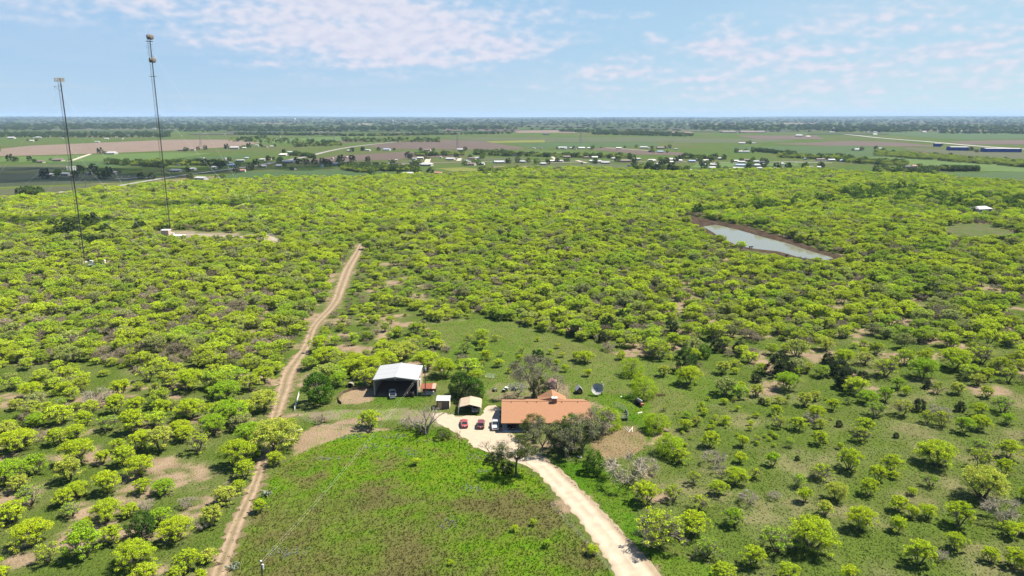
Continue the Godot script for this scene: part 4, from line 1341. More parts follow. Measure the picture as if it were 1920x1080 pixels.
func build_house() -> void:
	var tile := streaked(paint("terracotta_shingle", 0.285, 0.145, 0.078, 0.85), grain(0.74, 1.0, 0.05, 5, 66), 2.4, grain(0.84, 1.0, 0.02, 4, 67), 9.0)
	var brick := streaked(paint("tan_brick", 0.36, 0.25, 0.17, 0.9), grain(0.8, 1.0, 0.05, 3, 68), 2.0)
	var trim := paint("brown_trim", 0.16, 0.085, 0.05, 0.7)
	var o := thing("ranch_house", "long low ranch house with a terracotta shingle roof behind grey trees", "house", Vector3(9.1, 0, -184.5))
	var x0 := -11.9; var x1 := 12.2; var zf := 7.45; var zr := -1.6; var zb := -7.9
	var ye := 2.62; var yr := 4.95; var yb := 3.1
	var s := Shape.new()
	s.slab([Vector3(x0, yr, zr), Vector3(x1 - 0.6, yr, zr), Vector3(x1, ye, zf), Vector3(x0, ye, zf)], Vector3(0, -0.14, 0))
	part("front_roof", s, tile, o)
	s = Shape.new()
	s.slab([Vector3(x1 - 0.6, yr, zr), Vector3(x0, yr, zr), Vector3(x0, yb, zb), Vector3(x1 - 1.6, yb, zb)], Vector3(0, -0.14, 0))
	part("rear_roof", s, tile, o)
	s = Shape.new()
	s.slab([Vector3(x1 - 0.6, yr, zr), Vector3(x1 - 1.6, yb, zb), Vector3(x1 + 0.3, yb - 0.4, zb + 1.0), Vector3(x1, ye, zf)], Vector3(0, -0.1, 0))
	part("hip_roof", s, tile, o)
	for t in [[-1, 3.9], [1, 4.1]]:
		s = Shape.new()
		s.slab([Vector3(1.9, yr + 0.75, zr - 1.0), Vector3(1.9 + t[0] * t[1], yb + 0.35, zr - 4.5), Vector3(1.9 + t[0] * t[1], yb - 0.2, zb - 2.4), Vector3(1.9, yr + 0.75, zb - 0.8)], Vector3(0, -0.12, 0))
		part("wing_roof", s, tile, o)
	s = Shape.new()
	s.slab([Vector3(1.9, yr + 0.72, zr - 0.95), Vector3(1.9 + 4.1, yb + 0.3, zr - 4.4), Vector3(1.9, yr - 0.4, zr + 0.3), Vector3(1.9 - 3.9, yb + 0.3, zr - 4.4)], Vector3(0, -0.05, 0))
	part("wing_hip", s, tile, o)
	one_box("fascia", Vector3((x0 + x1) * 0.5, ye - 0.12, zf + 0.03), Vector3(x1 - x0, 0.2, 0.04), trim, o)
	for k in 6:
		one_box("roof_vent", Vector3(x0 + 2.6 + 3.4 * k + (0.9 if k % 2 else 0.0), yr + 0.02, zr + 0.42), Vector3(0.22, 0.3, 0.22), trim, o)
	var hip := Shape.new()
	hip.tube(Vector3(x0, yr + 0.02, zr), Vector3(x1 - 0.6, yr + 0.02, zr), 0.10, 0.10, 5)
	part("ridge_cap", hip, tile, o)
	# walls; the first bay is an open carport
	one_box("slab", Vector3(0.15, 0.06, 0), Vector3(23.4, 0.12, 14.6), paint("concrete", 0.40, 0.38, 0.34, 0.9), o)
	one_box("front_wall", Vector3(3.9, 1.35, 5.6), Vector3(15.2, 2.5, 0.25), brick, o)
	one_box("carport_wall", Vector3(-3.75, 1.35, 0.1), Vector3(0.25, 2.5, 10.8), brick, o)
	one_box("carport_back", Vector3(-7.7, 1.5, -5.6), Vector3(7.8, 2.8, 0.25), brick, o)
	one_box("rear_wall", Vector3(3.9, 1.45, -7.2), Vector3(15.2, 2.7, 0.25), brick, o)
	one_box("end_wall", Vector3(11.4, 1.35, -0.8), Vector3(0.25, 2.5, 12.6), brick, o)
	for p in [[x0 + 0.35, zf - 0.4], [x0 + 0.35, 1.0], [x0 + 0.35, -5.4], [-3.75, zf - 0.4], [0.6, zf - 0.4], [5.2, zf - 0.4], [10.6, zf - 0.4]]:
		one_box("porch_post", Vector3(p[0], 1.25, p[1]), Vector3(0.16, 2.5, 0.16), trim, o)
	var glass := paint("dark_window_glass", 0.03, 0.035, 0.04, 0.08)
	for k in 4:
		var f := one_box("window", Vector3(-1.6 + 3.6 * k, 1.55, 5.76), Vector3(1.5, 1.2, 0.06), paint("white_frame", 0.75, 0.74, 0.70, 0.6), o)
		one_box("pane", Vector3(-1.6 + 3.6 * k, 1.55, 5.80), Vector3(1.3, 1.0, 0.03), glass, f)
	var d := one_box("door", Vector3(0.25, 1.15, 5.76), Vector3(0.95, 2.05, 0.06), trim, o)
	one_box("handle", Vector3(0.6, 1.1, 5.82), Vector3(0.06, 0.12, 0.05), mats["lamp_white"], d)
	var ch := one_box("chimney", Vector3(2.3, 4.9, -1.1), Vector3(1.25, 2.5, 0.9), streaked(paint("chimney_brick", 0.24, 0.13, 0.08, 0.9), grain(0.7, 1.0, 0.06, 3, 69), 1.2), o)
	one_box("chimney_cap", Vector3(2.3, 6.2, -1.1), Vector3(1.45, 0.16, 1.1), mats["lamp_white"], ch)
	one_box("flue", Vector3(2.3, 6.36, -1.1), Vector3(0.5, 0.18, 0.4), mats["grey_steel"], ch)


# ---------- vehicles ----------
func ring(z: float, hw: float, y0: float, y1: float, bevel := 0.12, top := 0.9) -> PackedVector3Array:
	return PackedVector3Array([Vector3(-hw + bevel, y0, z), Vector3(-hw, y0 + bevel, z), Vector3(-hw, y1 - bevel, z), Vector3(-hw * top, y1, z), Vector3(hw * top, y1, z), Vector3(hw, y1 - bevel, z), Vector3(hw, y0 + bevel, z), Vector3(hw - bevel, y0, z)])


# nose points to +z
func vehicle(called: String, label: String, kind: String, body: Material, at: Vector3, turn: float, group := "") -> Node3D:
	var o := thing(called, label, "pickup truck" if kind == "pickup" else "car", at, turn, group)
	var glass := paint("car_glass", 0.02, 0.024, 0.03, 0.06)
	var black := paint("black_rubber", 0.025, 0.025, 0.025, 0.8)
	var chrome := paint("bright_trim", 0.6, 0.6, 0.6, 0.3, 0.7)
	var l := 2.9 if kind == "pickup" else (2.35 if kind == "suv" else 2.4)
	var w := 0.98 if kind == "pickup" else 0.93
	var hood := 1.12 if kind == "pickup" else (1.05 if kind == "suv" else 0.95)
	var roof := 1.88 if kind == "pickup" else (1.74 if kind == "suv" else 1.45)
	var a0 := -0.55 if kind == "pickup" else (-2.15 if kind == "suv" else -1.75)  # rear foot of the cabin
	var a1 := 1.35 if kind == "pickup" else 1.15                                  # front foot
	var r0 := -0.45 if kind == "pickup" else (-1.85 if kind == "suv" else -0.95)
	var r1 := 0.75 if kind == "pickup" else 0.45
	var s := Shape.new()
	if kind == "pickup":
		s.loft([ring(a0 - 0.05, w, 0.42, hood), ring(1.5, w, 0.42, hood), ring(2.5, w * 0.98, 0.42, hood - 0.04), ring(l - 0.05, w * 0.92, 0.46, hood - 0.22)])
	else:
		s.loft([ring(-l, w * 0.9, 0.42, hood - 0.15), ring(-l + 0.25, w, 0.30, hood), ring(0.9, w, 0.28, hood), ring(1.9, w * 0.98, 0.30, hood - 0.10), ring(l, w * 0.86, 0.40, hood - 0.30)])
	part("body", s, body, o)
	var cab := Shape.new()
	var wt := w * 0.80
	var quadr := [Vector3(-w * 0.95, hood - 0.02, a0), Vector3(w * 0.95, hood - 0.02, a0), Vector3(w * 0.95, hood - 0.02, a1), Vector3(-w * 0.95, hood - 0.02, a1)]
	var tops := [Vector3(-wt, roof - 0.04, r0), Vector3(wt, roof - 0.04, r0), Vector3(wt, roof - 0.04, r1), Vector3(-wt, roof - 0.04, r1)]
	for k in 4:
		cab.quad(quadr[k], tops[k], tops[(k + 1) % 4], quadr[(k + 1) % 4])
	part("cabin", cab, body, o)
	var rf := Shape.new()
	rf.loft([PackedVector3Array([tops[0], tops[1], tops[2], tops[3]]), PackedVector3Array([tops[0] * Vector3(0.93, 1, 0.97) + Vector3(0, 0.05, 0), tops[1] * Vector3(0.93, 1, 0.97) + Vector3(0, 0.05, 0), tops[2] * Vector3(0.93, 1, 0.97) + Vector3(0, 0.05, 0), tops[3] * Vector3(0.93, 1, 0.97) + Vector3(0, 0.05, 0)])])
	part("roof", rf, body, o)
	for k in 4:
		var m := (k + 1) % 4
		var n: Vector3 = (tops[k] - quadr[k]).cross(quadr[m] - quadr[k]).normalized()
		var mid: Vector3 = (quadr[k] + quadr[m] + tops[k] + tops[m]) * 0.25
		if n.dot(mid - Vector3(0, 1.2, (a0 + a1) * 0.5)) < 0.0: n = -n
		var pts := []
		for p in [quadr[k], tops[k], tops[m], quadr[m]]:
			var q: Vector3 = mid + (p - mid) * 0.84 + n * 0.012
			pts.append(q)
		var g := Shape.new()
		g.quad(pts[0], pts[1], pts[2], pts[3])
		part(["rear_window", "side_window", "windshield", "side_window"][k], g, glass, o)
	if kind == "pickup":
		one_box("bed_floor", Vector3(0, 0.62, -1.75), Vector3(w * 1.84, 0.08, 2.25), black, o)
		for k in [-1, 1]:
			one_box("bed_side", Vector3(k * (w - 0.06), 0.78, -1.75), Vector3(0.12, 0.66, 2.26), body, o)
		one_box("tailgate", Vector3(0, 0.78, -l + 0.05), Vector3(w * 1.92, 0.64, 0.09), body, o)
	one_box("front_bumper", Vector3(0, 0.5, l - 0.02), Vector3(w * 1.75, 0.22, 0.14), chrome if kind == "pickup" else body, o)
	one_box("rear_bumper", Vector3(0, 0.48, -l - 0.02), Vector3(w * 1.75, 0.2, 0.14), chrome if kind == "pickup" else body, o)
	one_box("number_plate", Vector3(0, 0.72, -l - 0.04), Vector3(0.34, 0.17, 0.02), paint("plate_white", 0.75, 0.75, 0.72, 0.6), o)
	one_box("grille", Vector3(0, hood - 0.38, l - 0.01), Vector3(w * 1.1, 0.2, 0.06), black, o)
	for k in [-1, 1]:
		one_box("headlight", Vector3(k * w * 0.72, hood - 0.36, l - 0.04), Vector3(0.3, 0.16, 0.1), paint("lamp_glass", 0.7, 0.72, 0.72, 0.15), o)
		one_box("tail_light", Vector3(k * w * 0.86, hood - 0.25, -l - 0.005), Vector3(0.14, 0.3, 0.05), paint("tail_red", 0.35, 0.01, 0.01, 0.25), o)
		one_box("mirror", Vector3(k * (w + 0.12), hood + 0.08, a1 - 0.3), Vector3(0.2, 0.15, 0.1), body if kind != "pickup" else black, o)
		for z in [l * 0.62, -l * 0.60]:
			var t := Shape.new()
			t.tube(Vector3(k * (w - 0.2), 0.36, z), Vector3(k * (w + 0.02), 0.36, z), 0.36, 0.36, 14)
			var wheel := part("wheel", t, black, o)
			var rim := Shape.new()
			rim.tube(Vector3(k * (w + 0.01), 0.36, z), Vector3(k * (w + 0.035), 0.36, z), 0.21, 0.19, 10)
			part("rim", rim, chrome, wheel)
	return o


func build_vehicles() -> void:
	var maroon := paint("maroon_car_paint", 0.24, 0.025, 0.03, 0.3)
	maroon.clearcoat_enabled = true
	var wine := paint("wine_car_paint", 0.11, 0.012, 0.016, 0.3)
	wine.clearcoat_enabled = true
	var white := paint("white_car_paint", 0.32, 0.325, 0.33, 0.35)
	var silver := paint("silver_car_paint", 0.40, 0.41, 0.42, 0.3, 0.4)
	var black := paint("black_car_paint", 0.012, 0.012, 0.014, 0.25)
	vehicle("parked_car", "bright maroon car parked on the gravel in front of the carport", "car", maroon, spot(870.5, 797), PI + 0.12)
	vehicle("parked_car", "dark wine-red car with a rear plate between the maroon car and white pickup", "suv", wine, spot(902, 799), PI)
	vehicle("parked_pickup", "white and silver pickup parked nose-out beside the ranch house", "pickup", white, spot(928.5, 800), 0.03)
	vehicle("parked_car", "black car parked under the open bay of the ranch house", "car", black, Vector3(-0.4, 0.12, -180.2), 0.0)
	vehicle("parked_car", "silver car parked inside the beige carport", "car", silver, Vector3(-10.2, 0, -192.0), 0.0)
	vehicle("parked_pickup", "pale pickup reversed tail-out of the open metal barn", "pickup", white, spot(736, 742), PI + 0.2)
	# tractor in the barn's right bay
	var t := thing("tractor", "old dark red tractor standing in the metal barn's opening", "tractor", spot(770.5, 742), PI)
	var red := paint("old_red_paint", 0.12, 0.018, 0.014, 0.6)
	var rub := paint("black_rubber", 0.025, 0.025, 0.025, 0.8)
	var s := Shape.new()
	s.loft([ring(-0.6, 0.32, 0.7, 1.35), ring(0.3, 0.34, 0.7, 1.45), ring(1.6, 0.30, 0.7, 1.4)])
	part("hood", s, red, t)
	one_box("seat", Vector3(0, 1.35, -0.9), Vector3(0.5, 0.35, 0.45), rub, t)
	one_box("axle", Vector3(0, 0.75, -0.7), Vector3(1.5, 0.25, 0.3), red, t)
	one_box("grille", Vector3(0, 1.05, 1.63), Vector3(0.5, 0.6, 0.06), paint("bright_trim", 0.6, 0.6, 0.6, 0.3, 0.7), t)
	for k in [-1, 1]:
		for w in [[-0.7, 0.75, 0.4], [1.3, 0.42, 0.25]]:
			var q := Shape.new()
			q.tube(Vector3(k * 0.62, w[1], w[0]), Vector3(k * (0.62 + w[2]), w[1], w[0]), w[1], w[1], 14)
			part("wheel", q, rub, t)
	var wheel := Shape.new()
	wheel.tube(Vector3(0, 1.3, -0.3), Vector3(0, 1.75, -0.5), 0.03, 0.03, 5)
	wheel.lathe(Vector3(0, 1.76, -0.5), Vector3(0, 1, -0.4), [Vector2(0.17, 0), Vector2(0.21, 0.02), Vector2(0.21, 0)], 10)
	part("steering_wheel", wheel, rub, t)
	# quads left in the back yard
	var says := ["black quad bike left beyond the carport by the cattle panels", "dark quad bike with a pale tarp on its rack behind the house", "dark low quad bike under the big grey tree"]
	var at := [[927.5, 733], [946.5, 734], [965, 732]]
	for k in 3:
		var o := thing("quad_bike", says[k], "quad bike", spot(at[k][0], at[k][1]), [0.2, -0.5, 1.2][k], "quad bikes in the back yard")
		var b := Shape.new()
		b.loft([ring(-0.8, 0.32, 0.4, 0.75, 0.06), ring(-0.1, 0.28, 0.4, 0.85, 0.06), ring(0.75, 0.34, 0.42, 0.78, 0.06)])
		part("body", b, black, o)
		one_box("seat", Vector3(0, 0.92, -0.25), Vector3(0.34, 0.14, 0.7), rub, o)
		one_box("rack", Vector3(0, 0.86, 0.62), Vector3(0.8, 0.05, 0.45), paint("grey_steel", 0.3, 0.29, 0.28, 0.5), o)
		if k == 1:
			one_box("tarp", Vector3(0.1, 1.0, -0.75), Vector3(1.0, 0.25, 0.8), paint("pale_tarp", 0.5, 0.5, 0.48, 0.8), o)
		var h := Shape.new()
		h.tube(Vector3(-0.4, 1.12, 0.25), Vector3(0.4, 1.12, 0.25), 0.025, 0.025, 5)
		h.tube(Vector3(0, 0.75, 0.4), Vector3(0, 1.12, 0.25), 0.03, 0.03, 5)
		part("handlebar", h, paint("grey_steel", 0.3, 0.29, 0.28, 0.5), o)
		for sx in [-1, 1]:
			for z in [-0.6, 0.6]:
				var q := Shape.new()
				q.tube(Vector3(sx * 0.36, 0.28, z), Vector3(sx * 0.58, 0.28, z), 0.28, 0.28, 10)
				part("wheel", q, rub, o)


# ---------- yard things ----------
func build_yard() -> void:
	var steel := paint("grey_steel", 0.30, 0.29, 0.28, 0.5)
	var wood := paint("weathered_wood", 0.22, 0.18, 0.14, 0.95)
	# satellite dish
	var foot := spot(1120, 741)
	var d := thing("satellite_dish", "big round mesh satellite dish on a post in the grass", "satellite dish", foot)
	var post := Shape.new()
	post.tube(Vector3.ZERO, Vector3(0, 1.7, 0), 0.1, 0.09, 8)
	part("post", post, steel, d)
	var axis := Vector3(-0.28, 0.50, 0.82).normalized()
	var prof := []
	for k in 9:
		var r := 1.72 * k / 8.0
		prof.append(Vector2(r, r * r * 0.20))
	var bowl := Shape.new()
	bowl.lathe(Vector3(0, 1.85, 0), axis, prof, 32)
	var bowlm := streaked(paint("dish_mesh", 0.364, 0.371, 0.35, 0.6), grain(0.6, 1.0, 0.02, 3, 71), 3.0)
	part("reflector", bowl, bowlm, d, true)
	var sx := axis.cross(Vector3.UP).normalized()
	var sy := axis.cross(sx)
	for k in 12:
		var rib := Shape.new()
		var e := sx * cos(TAU * k / 12) + sy * sin(TAU * k / 12)
		for j in 4:
			var ra := 1.72 * j / 4.0
			var rb := 1.72 * (j + 1) / 4.0
			rib.tube(Vector3(0, 1.85, 0) + e * ra + axis * (ra * ra * 0.2 + 0.015), Vector3(0, 1.85, 0) + e * rb + axis * (rb * rb * 0.2 + 0.015), 0.022, 0.022, 4)
		part("rib", rib, steel, d)
	var feed := Shape.new()
	for k in 3:
		var e := sx * cos(TAU * k / 3) + sy * sin(TAU * k / 3)
		feed.tube(Vector3(0, 1.85, 0) + e * 1.65 + axis * 0.55, Vector3(0, 1.85, 0) + axis * 1.35, 0.02, 0.02, 4)
	feed.tube(Vector3(0, 1.85, 0) + axis * 1.2, Vector3(0, 1.85, 0) + axis * 1.5, 0.12, 0.09, 8)
	part("feed_arm", feed, paint("black_rubber", 0.025, 0.025, 0.025, 0.8), d)
	# doghouse
	var h := thing("doghouse", "little dark hut with a steep grey gable roof beside the dish", "doghouse", spot(1085.5, 737), 0.15)
	var hm := paint("dark_hut_board", 0.05, 0.04, 0.035, 0.9)
	one_box("wall", Vector3(0, 0.65, 0), Vector3(1.6, 1.3, 1.8), hm, h)
	var gable := Shape.new()
	gable.slab([Vector3(-0.8, 1.3, 0.9), Vector3(0.8, 1.3, 0.9), Vector3(0, 2.25, 0.9)], Vector3(0, 0, -1.8))
	part("gable", gable, hm, h)
	for s in [-1, 1]:
		var r := Shape.new()
		r.slab([Vector3(0, 2.36, 1.15), Vector3(s * 1.05, 1.14, 1.15), Vector3(s * 1.05, 1.14, -1.15), Vector3(0, 2.36, -1.15)], Vector3(0, -0.06, 0))
		part("roof_side", r, paint("hut_roof_grey", 0.25, 0.25, 0.27, 0.7), h)
	one_box("doorway", Vector3(0, 0.8, 0.91), Vector3(0.7, 0.9, 0.03), paint("hut_door_tan", 0.25, 0.15, 0.07, 0.9), h)
	one_box("crate", Vector3(-1.15, 0.35, 0.3), Vector3(0.6, 0.7, 0.8), hm, h)
	# barbecue smoker on a trailer
	var b := thing("smoker_trailer", "long black barrel smoker on a trailer in the mown grass", "smoker", spot(1197, 759), 0.35)
	var bm := paint("sooty_iron", 0.02, 0.02, 0.02, 0.6)
	var tank := Shape.new()
	tank.lathe(Vector3(0, 1.0, -1.6), Vector3(0, 0, 1), [Vector2(0, 0), Vector2(0.4, 0.05), Vector2(0.5, 0.2), Vector2(0.5, 3.0), Vector2(0.4, 3.15), Vector2(0, 3.2)], 14)
	part("tank", tank, bm, b)
	var pipe := Shape.new()
	pipe.tube(Vector3(0.3, 1.52, -1.3), Vector3(0.42, 1.58, 1.3), 0.12, 0.12, 8)
	part("pipe", pipe, paint("pipe_pale", 0.55, 0.55, 0.55, 0.5), b)
	one_box("firebox", Vector3(0.1, 0.8, 1.95), Vector3(0.8, 0.7, 0.6), paint("firebox_rust", 0.35, 0.13, 0.07, 0.8), b)
	one_box("frame", Vector3(0, 0.45, 0), Vector3(1.0, 0.1, 3.8), bm, b)
	for s in [-1, 1]:
		var q := Shape.new()
		q.tube(Vector3(s * 0.6, 0.32, -0.2), Vector3(s * 0.8, 0.32, -0.2), 0.32, 0.32, 12)
		part("wheel", q, mats["black_rubber"], b)
	# wire pen by the house
	var pen_ := thing("wire_pen", "dark curved wire pen with pipe rails beside the house", "pen", Vector3.ZERO)
	var pts := on_ground([1152, 763, 1163, 764, 1172, 772, 1177.5, 781, 1176.5, 789, 1166, 790, 1155, 789])
	var meshm := paint("wire_mesh_grey", 0.28, 0.29, 0.29, 0.6)
	var dark := paint("black_shade_cloth", 0.02, 0.02, 0.022, 0.9)
	for i in pts.size() - 1:
		var a := pts[i]
		var c := pts[i + 1]
		var n := maxi(2, int(a.distance_to(c) / 0.9))
		for k in n:
			var p := a.lerp(c, float(k) / n)
			var post2 := Shape.new()
			post2.tube(p, p + Vector3(0, 1.5, 0), 0.04, 0.04, 5)
			part("post", post2, meshm, pen_)
		for y in [0.1, 0.55, 1.0, 1.45]:
			var rail := Shape.new()
			rail.tube(a + Vector3(0, y, 0), c + Vector3(0, y, 0), 0.03, 0.03, 4)
			part("rail", rail, meshm, pen_)
		if i > 1:
			var cloth := Shape.new()
			cloth.slab([a + Vector3(0, 0.05, 0), c + Vector3(0, 0.05, 0), c + Vector3(0, 0.75, 0), a + Vector3(0, 0.75, 0)], Vector3(0.02, 0, 0.02))
			part("shade_cloth", cloth, dark, pen_)
	for y in [776.0, 783.0]:
		var cross := Shape.new()
		cross.tube(spot(1158, y, 1.0), spot(1177, y - 1, 1.0), 0.04, 0.04, 5)
		part("cross_rail", cross, meshm, pen_)
	# white pipe frames lying in the dry yard
	var w := thing("white_poles", "white pole frame in a W shape lying on the dry grass", "pipe frame", Vector3.ZERO)
	var white := paint("white_pipe", 0.504, 0.49, 0.42, 0.5)
	for l in [[1170, 800, 1178, 809], [1174, 799, 1182, 809], [1178.5, 810.5, 1186, 801.5], [1186, 799.5, 1185.5, 810]]:
		var q := Shape.new()
		q.tube(spot(l[0], l[1], 0.10), spot(l[2], l[3], 0.10), 0.07, 0.07, 6)
		part("pipe", q, white, w)
	var lad := thing("white_ladder", "short white ladder lying by the mesquites at the yard edge", "ladder", Vector3.ZERO)
	for l in [[1226, 808, 1230, 815], [1228.5, 807, 1232, 814]]:
		var q := Shape.new()
		q.tube(spot(l[0], l[1], 0.12), spot(l[2], l[3], 0.12), 0.05, 0.05, 5)
		part("rail", q, white, lad)
	for k in 4:
		var q := Shape.new()
		var t := (k + 0.5) / 4.0
		q.tube(spot(lerpf(1226, 1230, t), lerpf(808, 815, t), 0.12), spot(lerpf(1228.5, 1232, t), lerpf(807, 814, t), 0.12), 0.03, 0.03, 5)
		part("rung", q, white, lad)
	# loose boards
	var boards := [[1200, 774, 1.5, "white board lying in the grass past the smoker"], [1165, 744, 0.8, "pale sheet lying on the worn path near the dish"], [1087, 857, 1.3, "white board dumped beneath the grey trees"], [562, 806, 1.6, "pale plank at the bare lot's corner by the mesquite"], [905, 727, 0.8, "small white sheet on the ground by the green tree"]]
	for k in boards.size():
		var p := thing("loose_board", boards[k][3], "board", spot(boards[k][0], boards[k][1]), 0.5 + k)
		one_box("plank", Vector3(0, 0.06, 0), Vector3(boards[k][2], 0.05, 0.4), white, p)
		one_box("batten", Vector3(0.1, 0.11, 0.05), Vector3(boards[k][2] * 0.8, 0.05, 0.12), white, p, Basis(Vector3.UP, 0.4))
	# arched hut
	var a := thing("calf_hutch", "white arched calf hutch with a rusty inside near the round pen", "hutch", spot(657.5, 725))
	var arch := Shape.new()
	var inner := Shape.new()
	for k in 10:
		var t0 := PI * k / 10.0
		var t1 := PI * (k + 1) / 10.0
		var p0 := Vector3(cos(t0) * 0.85, 0.7 + sin(t0) * 0.9, 0)
		var p1 := Vector3(cos(t1) * 0.85, 0.7 + sin(t1) * 0.9, 0)
		arch.slab([p0 + Vector3(0, 0, 0.9), p1 + Vector3(0, 0, 0.9), p1 - Vector3(0, 0, 0.9), p0 - Vector3(0, 0, 0.9)], (p0 + p1) * -0.05)
	for s in [-1, 1]:
		arch.box(Vector3(s * 0.83, 0.35, 0), Vector3(0.08, 0.7, 1.8))
	part("shell", arch, paint("hutch_cream", 0.476, 0.42, 0.294, 0.6), a)
	inner.box(Vector3(0, 0.75, -0.82), Vector3(1.6, 1.5, 0.06))
	part("back_panel", inner, paint("rusted_iron", 0.24, 0.075, 0.04, 0.85), a)
	# scrap iron by the barn
	var sc := thing("scrap_heap", "heap of rusty red scrap iron behind the barn corner", "scrap", spot(697, 718))
	rng.seed = 31
	for k in 7:
		one_box("scrap_piece", Vector3(rng.randf_range(-1.2, 1.2), 0.25 + 0.1 * k, rng.randf_range(-0.8, 0.8)), Vector3(rng.randf_range(0.6, 1.4), 0.18, rng.randf_range(0.3, 0.8)), mats["rusted_iron"], sc, Basis.from_euler(Vector3(rng.randf_range(-0.3, 0.3), rng.randf() * 3.0, rng.randf_range(-0.3, 0.3))))
	var logs := thing("brush_pile", "pile of dark dead branches under the mesquites past the dish", "brush pile", spot(1232, 742))
	for k in 26:
		var q := Shape.new()
		var p := Vector3(rng.randf_range(-1.6, 1.6), rng.randf_range(0.1, 0.6), rng.randf_range(-0.7, 0.7))
		var dir := Vector3(rng.randf_range(-1, 1), rng.randf_range(-0.15, 0.15), rng.randf_range(-0.5, 0.5)).normalized()
		q.tube(p - dir * 1.1, p + dir * 1.1, 0.06, 0.03, 5)
		part("branch", q, paint("dead_branch", 0.10, 0.055, 0.04, 0.95), logs)
	var rs := thing("red_hut", "small faded red hut half hidden behind the grey tree", "hut", spot(1036, 727))
	one_box("wall", Vector3(0, 1.0, 0), Vector3(2.6, 2.0, 2.2), paint("faded_red_board", 0.16, 0.06, 0.05, 0.9), rs)
	for s in [-1, 1]:
		var r := Shape.new()
		r.slab([Vector3(0, 2.6, 1.3), Vector3(s * 1.5, 1.95, 1.3), Vector3(s * 1.5, 1.95, -1.3), Vector3(0, 2.6, -1.3)], Vector3(0, -0.05, 0))
		part("roof_side", r, paint("faded_red_roof", 0.30, 0.15, 0.13, 0.8), rs)
	# fences
	fence("wire_fence", "wire fence with leaning posts between the meadow and the driveway", [1032, 948, 1060, 980, 1085, 1005, 1110, 1034, 1140, 1068, 1160, 1092], 4.2, 1.25, wood, 3)
	fence("yard_fence", "low wire fence across the back of the barn yard", [560, 778, 575, 792, 600, 800, 640, 806, 690, 800], 5.0, 1.2, wood, 3)
	var gate := thing("pipe_gate", "pale pipe gate across the track beside the dense dark tree", "gate", Vector3.ZERO)
	var g0 := spot(552.5, 771)
	var g1 := spot(561, 742)
	for y in [0.3, 0.6, 0.9, 1.2]:
		var q := Shape.new()
		q.tube(g0 + Vector3(0, y, 0), g1 + Vector3(0, y, 0), 0.035, 0.035, 5)
		part("rail", q, paint("pipe_pale", 0.55, 0.55, 0.55, 0.5), gate)
	for t in [0.0, 0.5, 1.0]:
		var q := Shape.new()
		q.tube(g0.lerp(g1, t), g0.lerp(g1, t) + Vector3(0, 1.35, 0), 0.06, 0.06, 6)
		part("post", q, paint("pipe_pale", 0.55, 0.55, 0.55, 0.5), gate)
	var panels := thing("cattle_panels", "row of grey cattle panels behind the green tree", "cattle panels", Vector3.ZERO)
	for k in 4:
		var a0 := spot(903 + 6.2 * k, 708 + 0.4 * k)
		var a1 := spot(909 + 6.2 * k, 708.4 + 0.4 * k)
		var panel := Shape.new()
		for y in [0.2, 0.5, 0.8, 1.1, 1.4]:
			panel.tube(a0 + Vector3(0, y, 0), a1 + Vector3(0, y, 0), 0.03, 0.03, 4)
		panel.tube(a0, a0 + Vector3(0, 1.5, 0), 0.04, 0.04, 5)
		panel.tube(a1, a1 + Vector3(0, 1.5, 0), 0.04, 0.04, 5)
		part("panel", panel, paint("pipe_pale", 0.55, 0.55, 0.55, 0.5), panels)
	# round pen netting
	var net := thing("round_pen", "low netting fence curving round the brown dirt pen by the barn", "pen", Vector3.ZERO)
	var ringp := on_ground([700, 728, 680, 729, 660, 732, 643, 738, 635, 746, 635, 754, 640, 758])
	for i in ringp.size() - 1:
		var net_s := Shape.new()
		net_s.slab([ringp[i], ringp[i + 1], ringp[i + 1] + Vector3(0, 0.75, 0), ringp[i] + Vector3(0, 0.75, 0)], Vector3(0.03, 0, 0.03))
		part("netting", net_s, paint("brown_netting", 0.10, 0.07, 0.05, 0.95), net)
		var q := Shape.new()
		q.tube(ringp[i], ringp[i] + Vector3(0, 1.1, 0), 0.05, 0.05, 5)
		part("post", q, wood, net)
	# prickly pears
	rng.seed = 71
	for c in [[500, 930, 9, "grey-green prickly pear clump beside the track and meadow corner"], [438, 1068, 6, "smaller prickly pear clump at the meadow's edge by the track"]]:
		var o := thing("prickly_pear", c[3], "cactus", spot(c[0], c[1]))
		for k in c[2] * 3:
			var pad := Shape.new()
			var at := Vector3(rng.randfn() * 0.55, rng.randf_range(0.2, 1.3), rng.randfn() * 0.55)
			var nrm := Vector3(rng.randfn(), rng.randfn() * 0.3, rng.randfn()).normalized()
			pad.lathe(at - nrm * 0.04, nrm, [Vector2(0, 0), Vector2(0.2, 0.0), Vector2(0.26, 0.04), Vector2(0.2, 0.08), Vector2(0, 0.08)], 8)
			part("pad", pad, paint("cactus_green", 0.19, 0.21, 0.15, 0.7), o)
		var stem := Shape.new()
		for k in 6:
			stem.tube(Vector3(rng.randfn() * 0.2, 0, rng.randfn() * 0.2), Vector3(rng.randfn() * 0.5, rng.randf_range(0.5, 1.1), rng.randfn() * 0.5), 0.12, 0.1, 5)
		part("stem", stem, mats["cactus_green"], o)


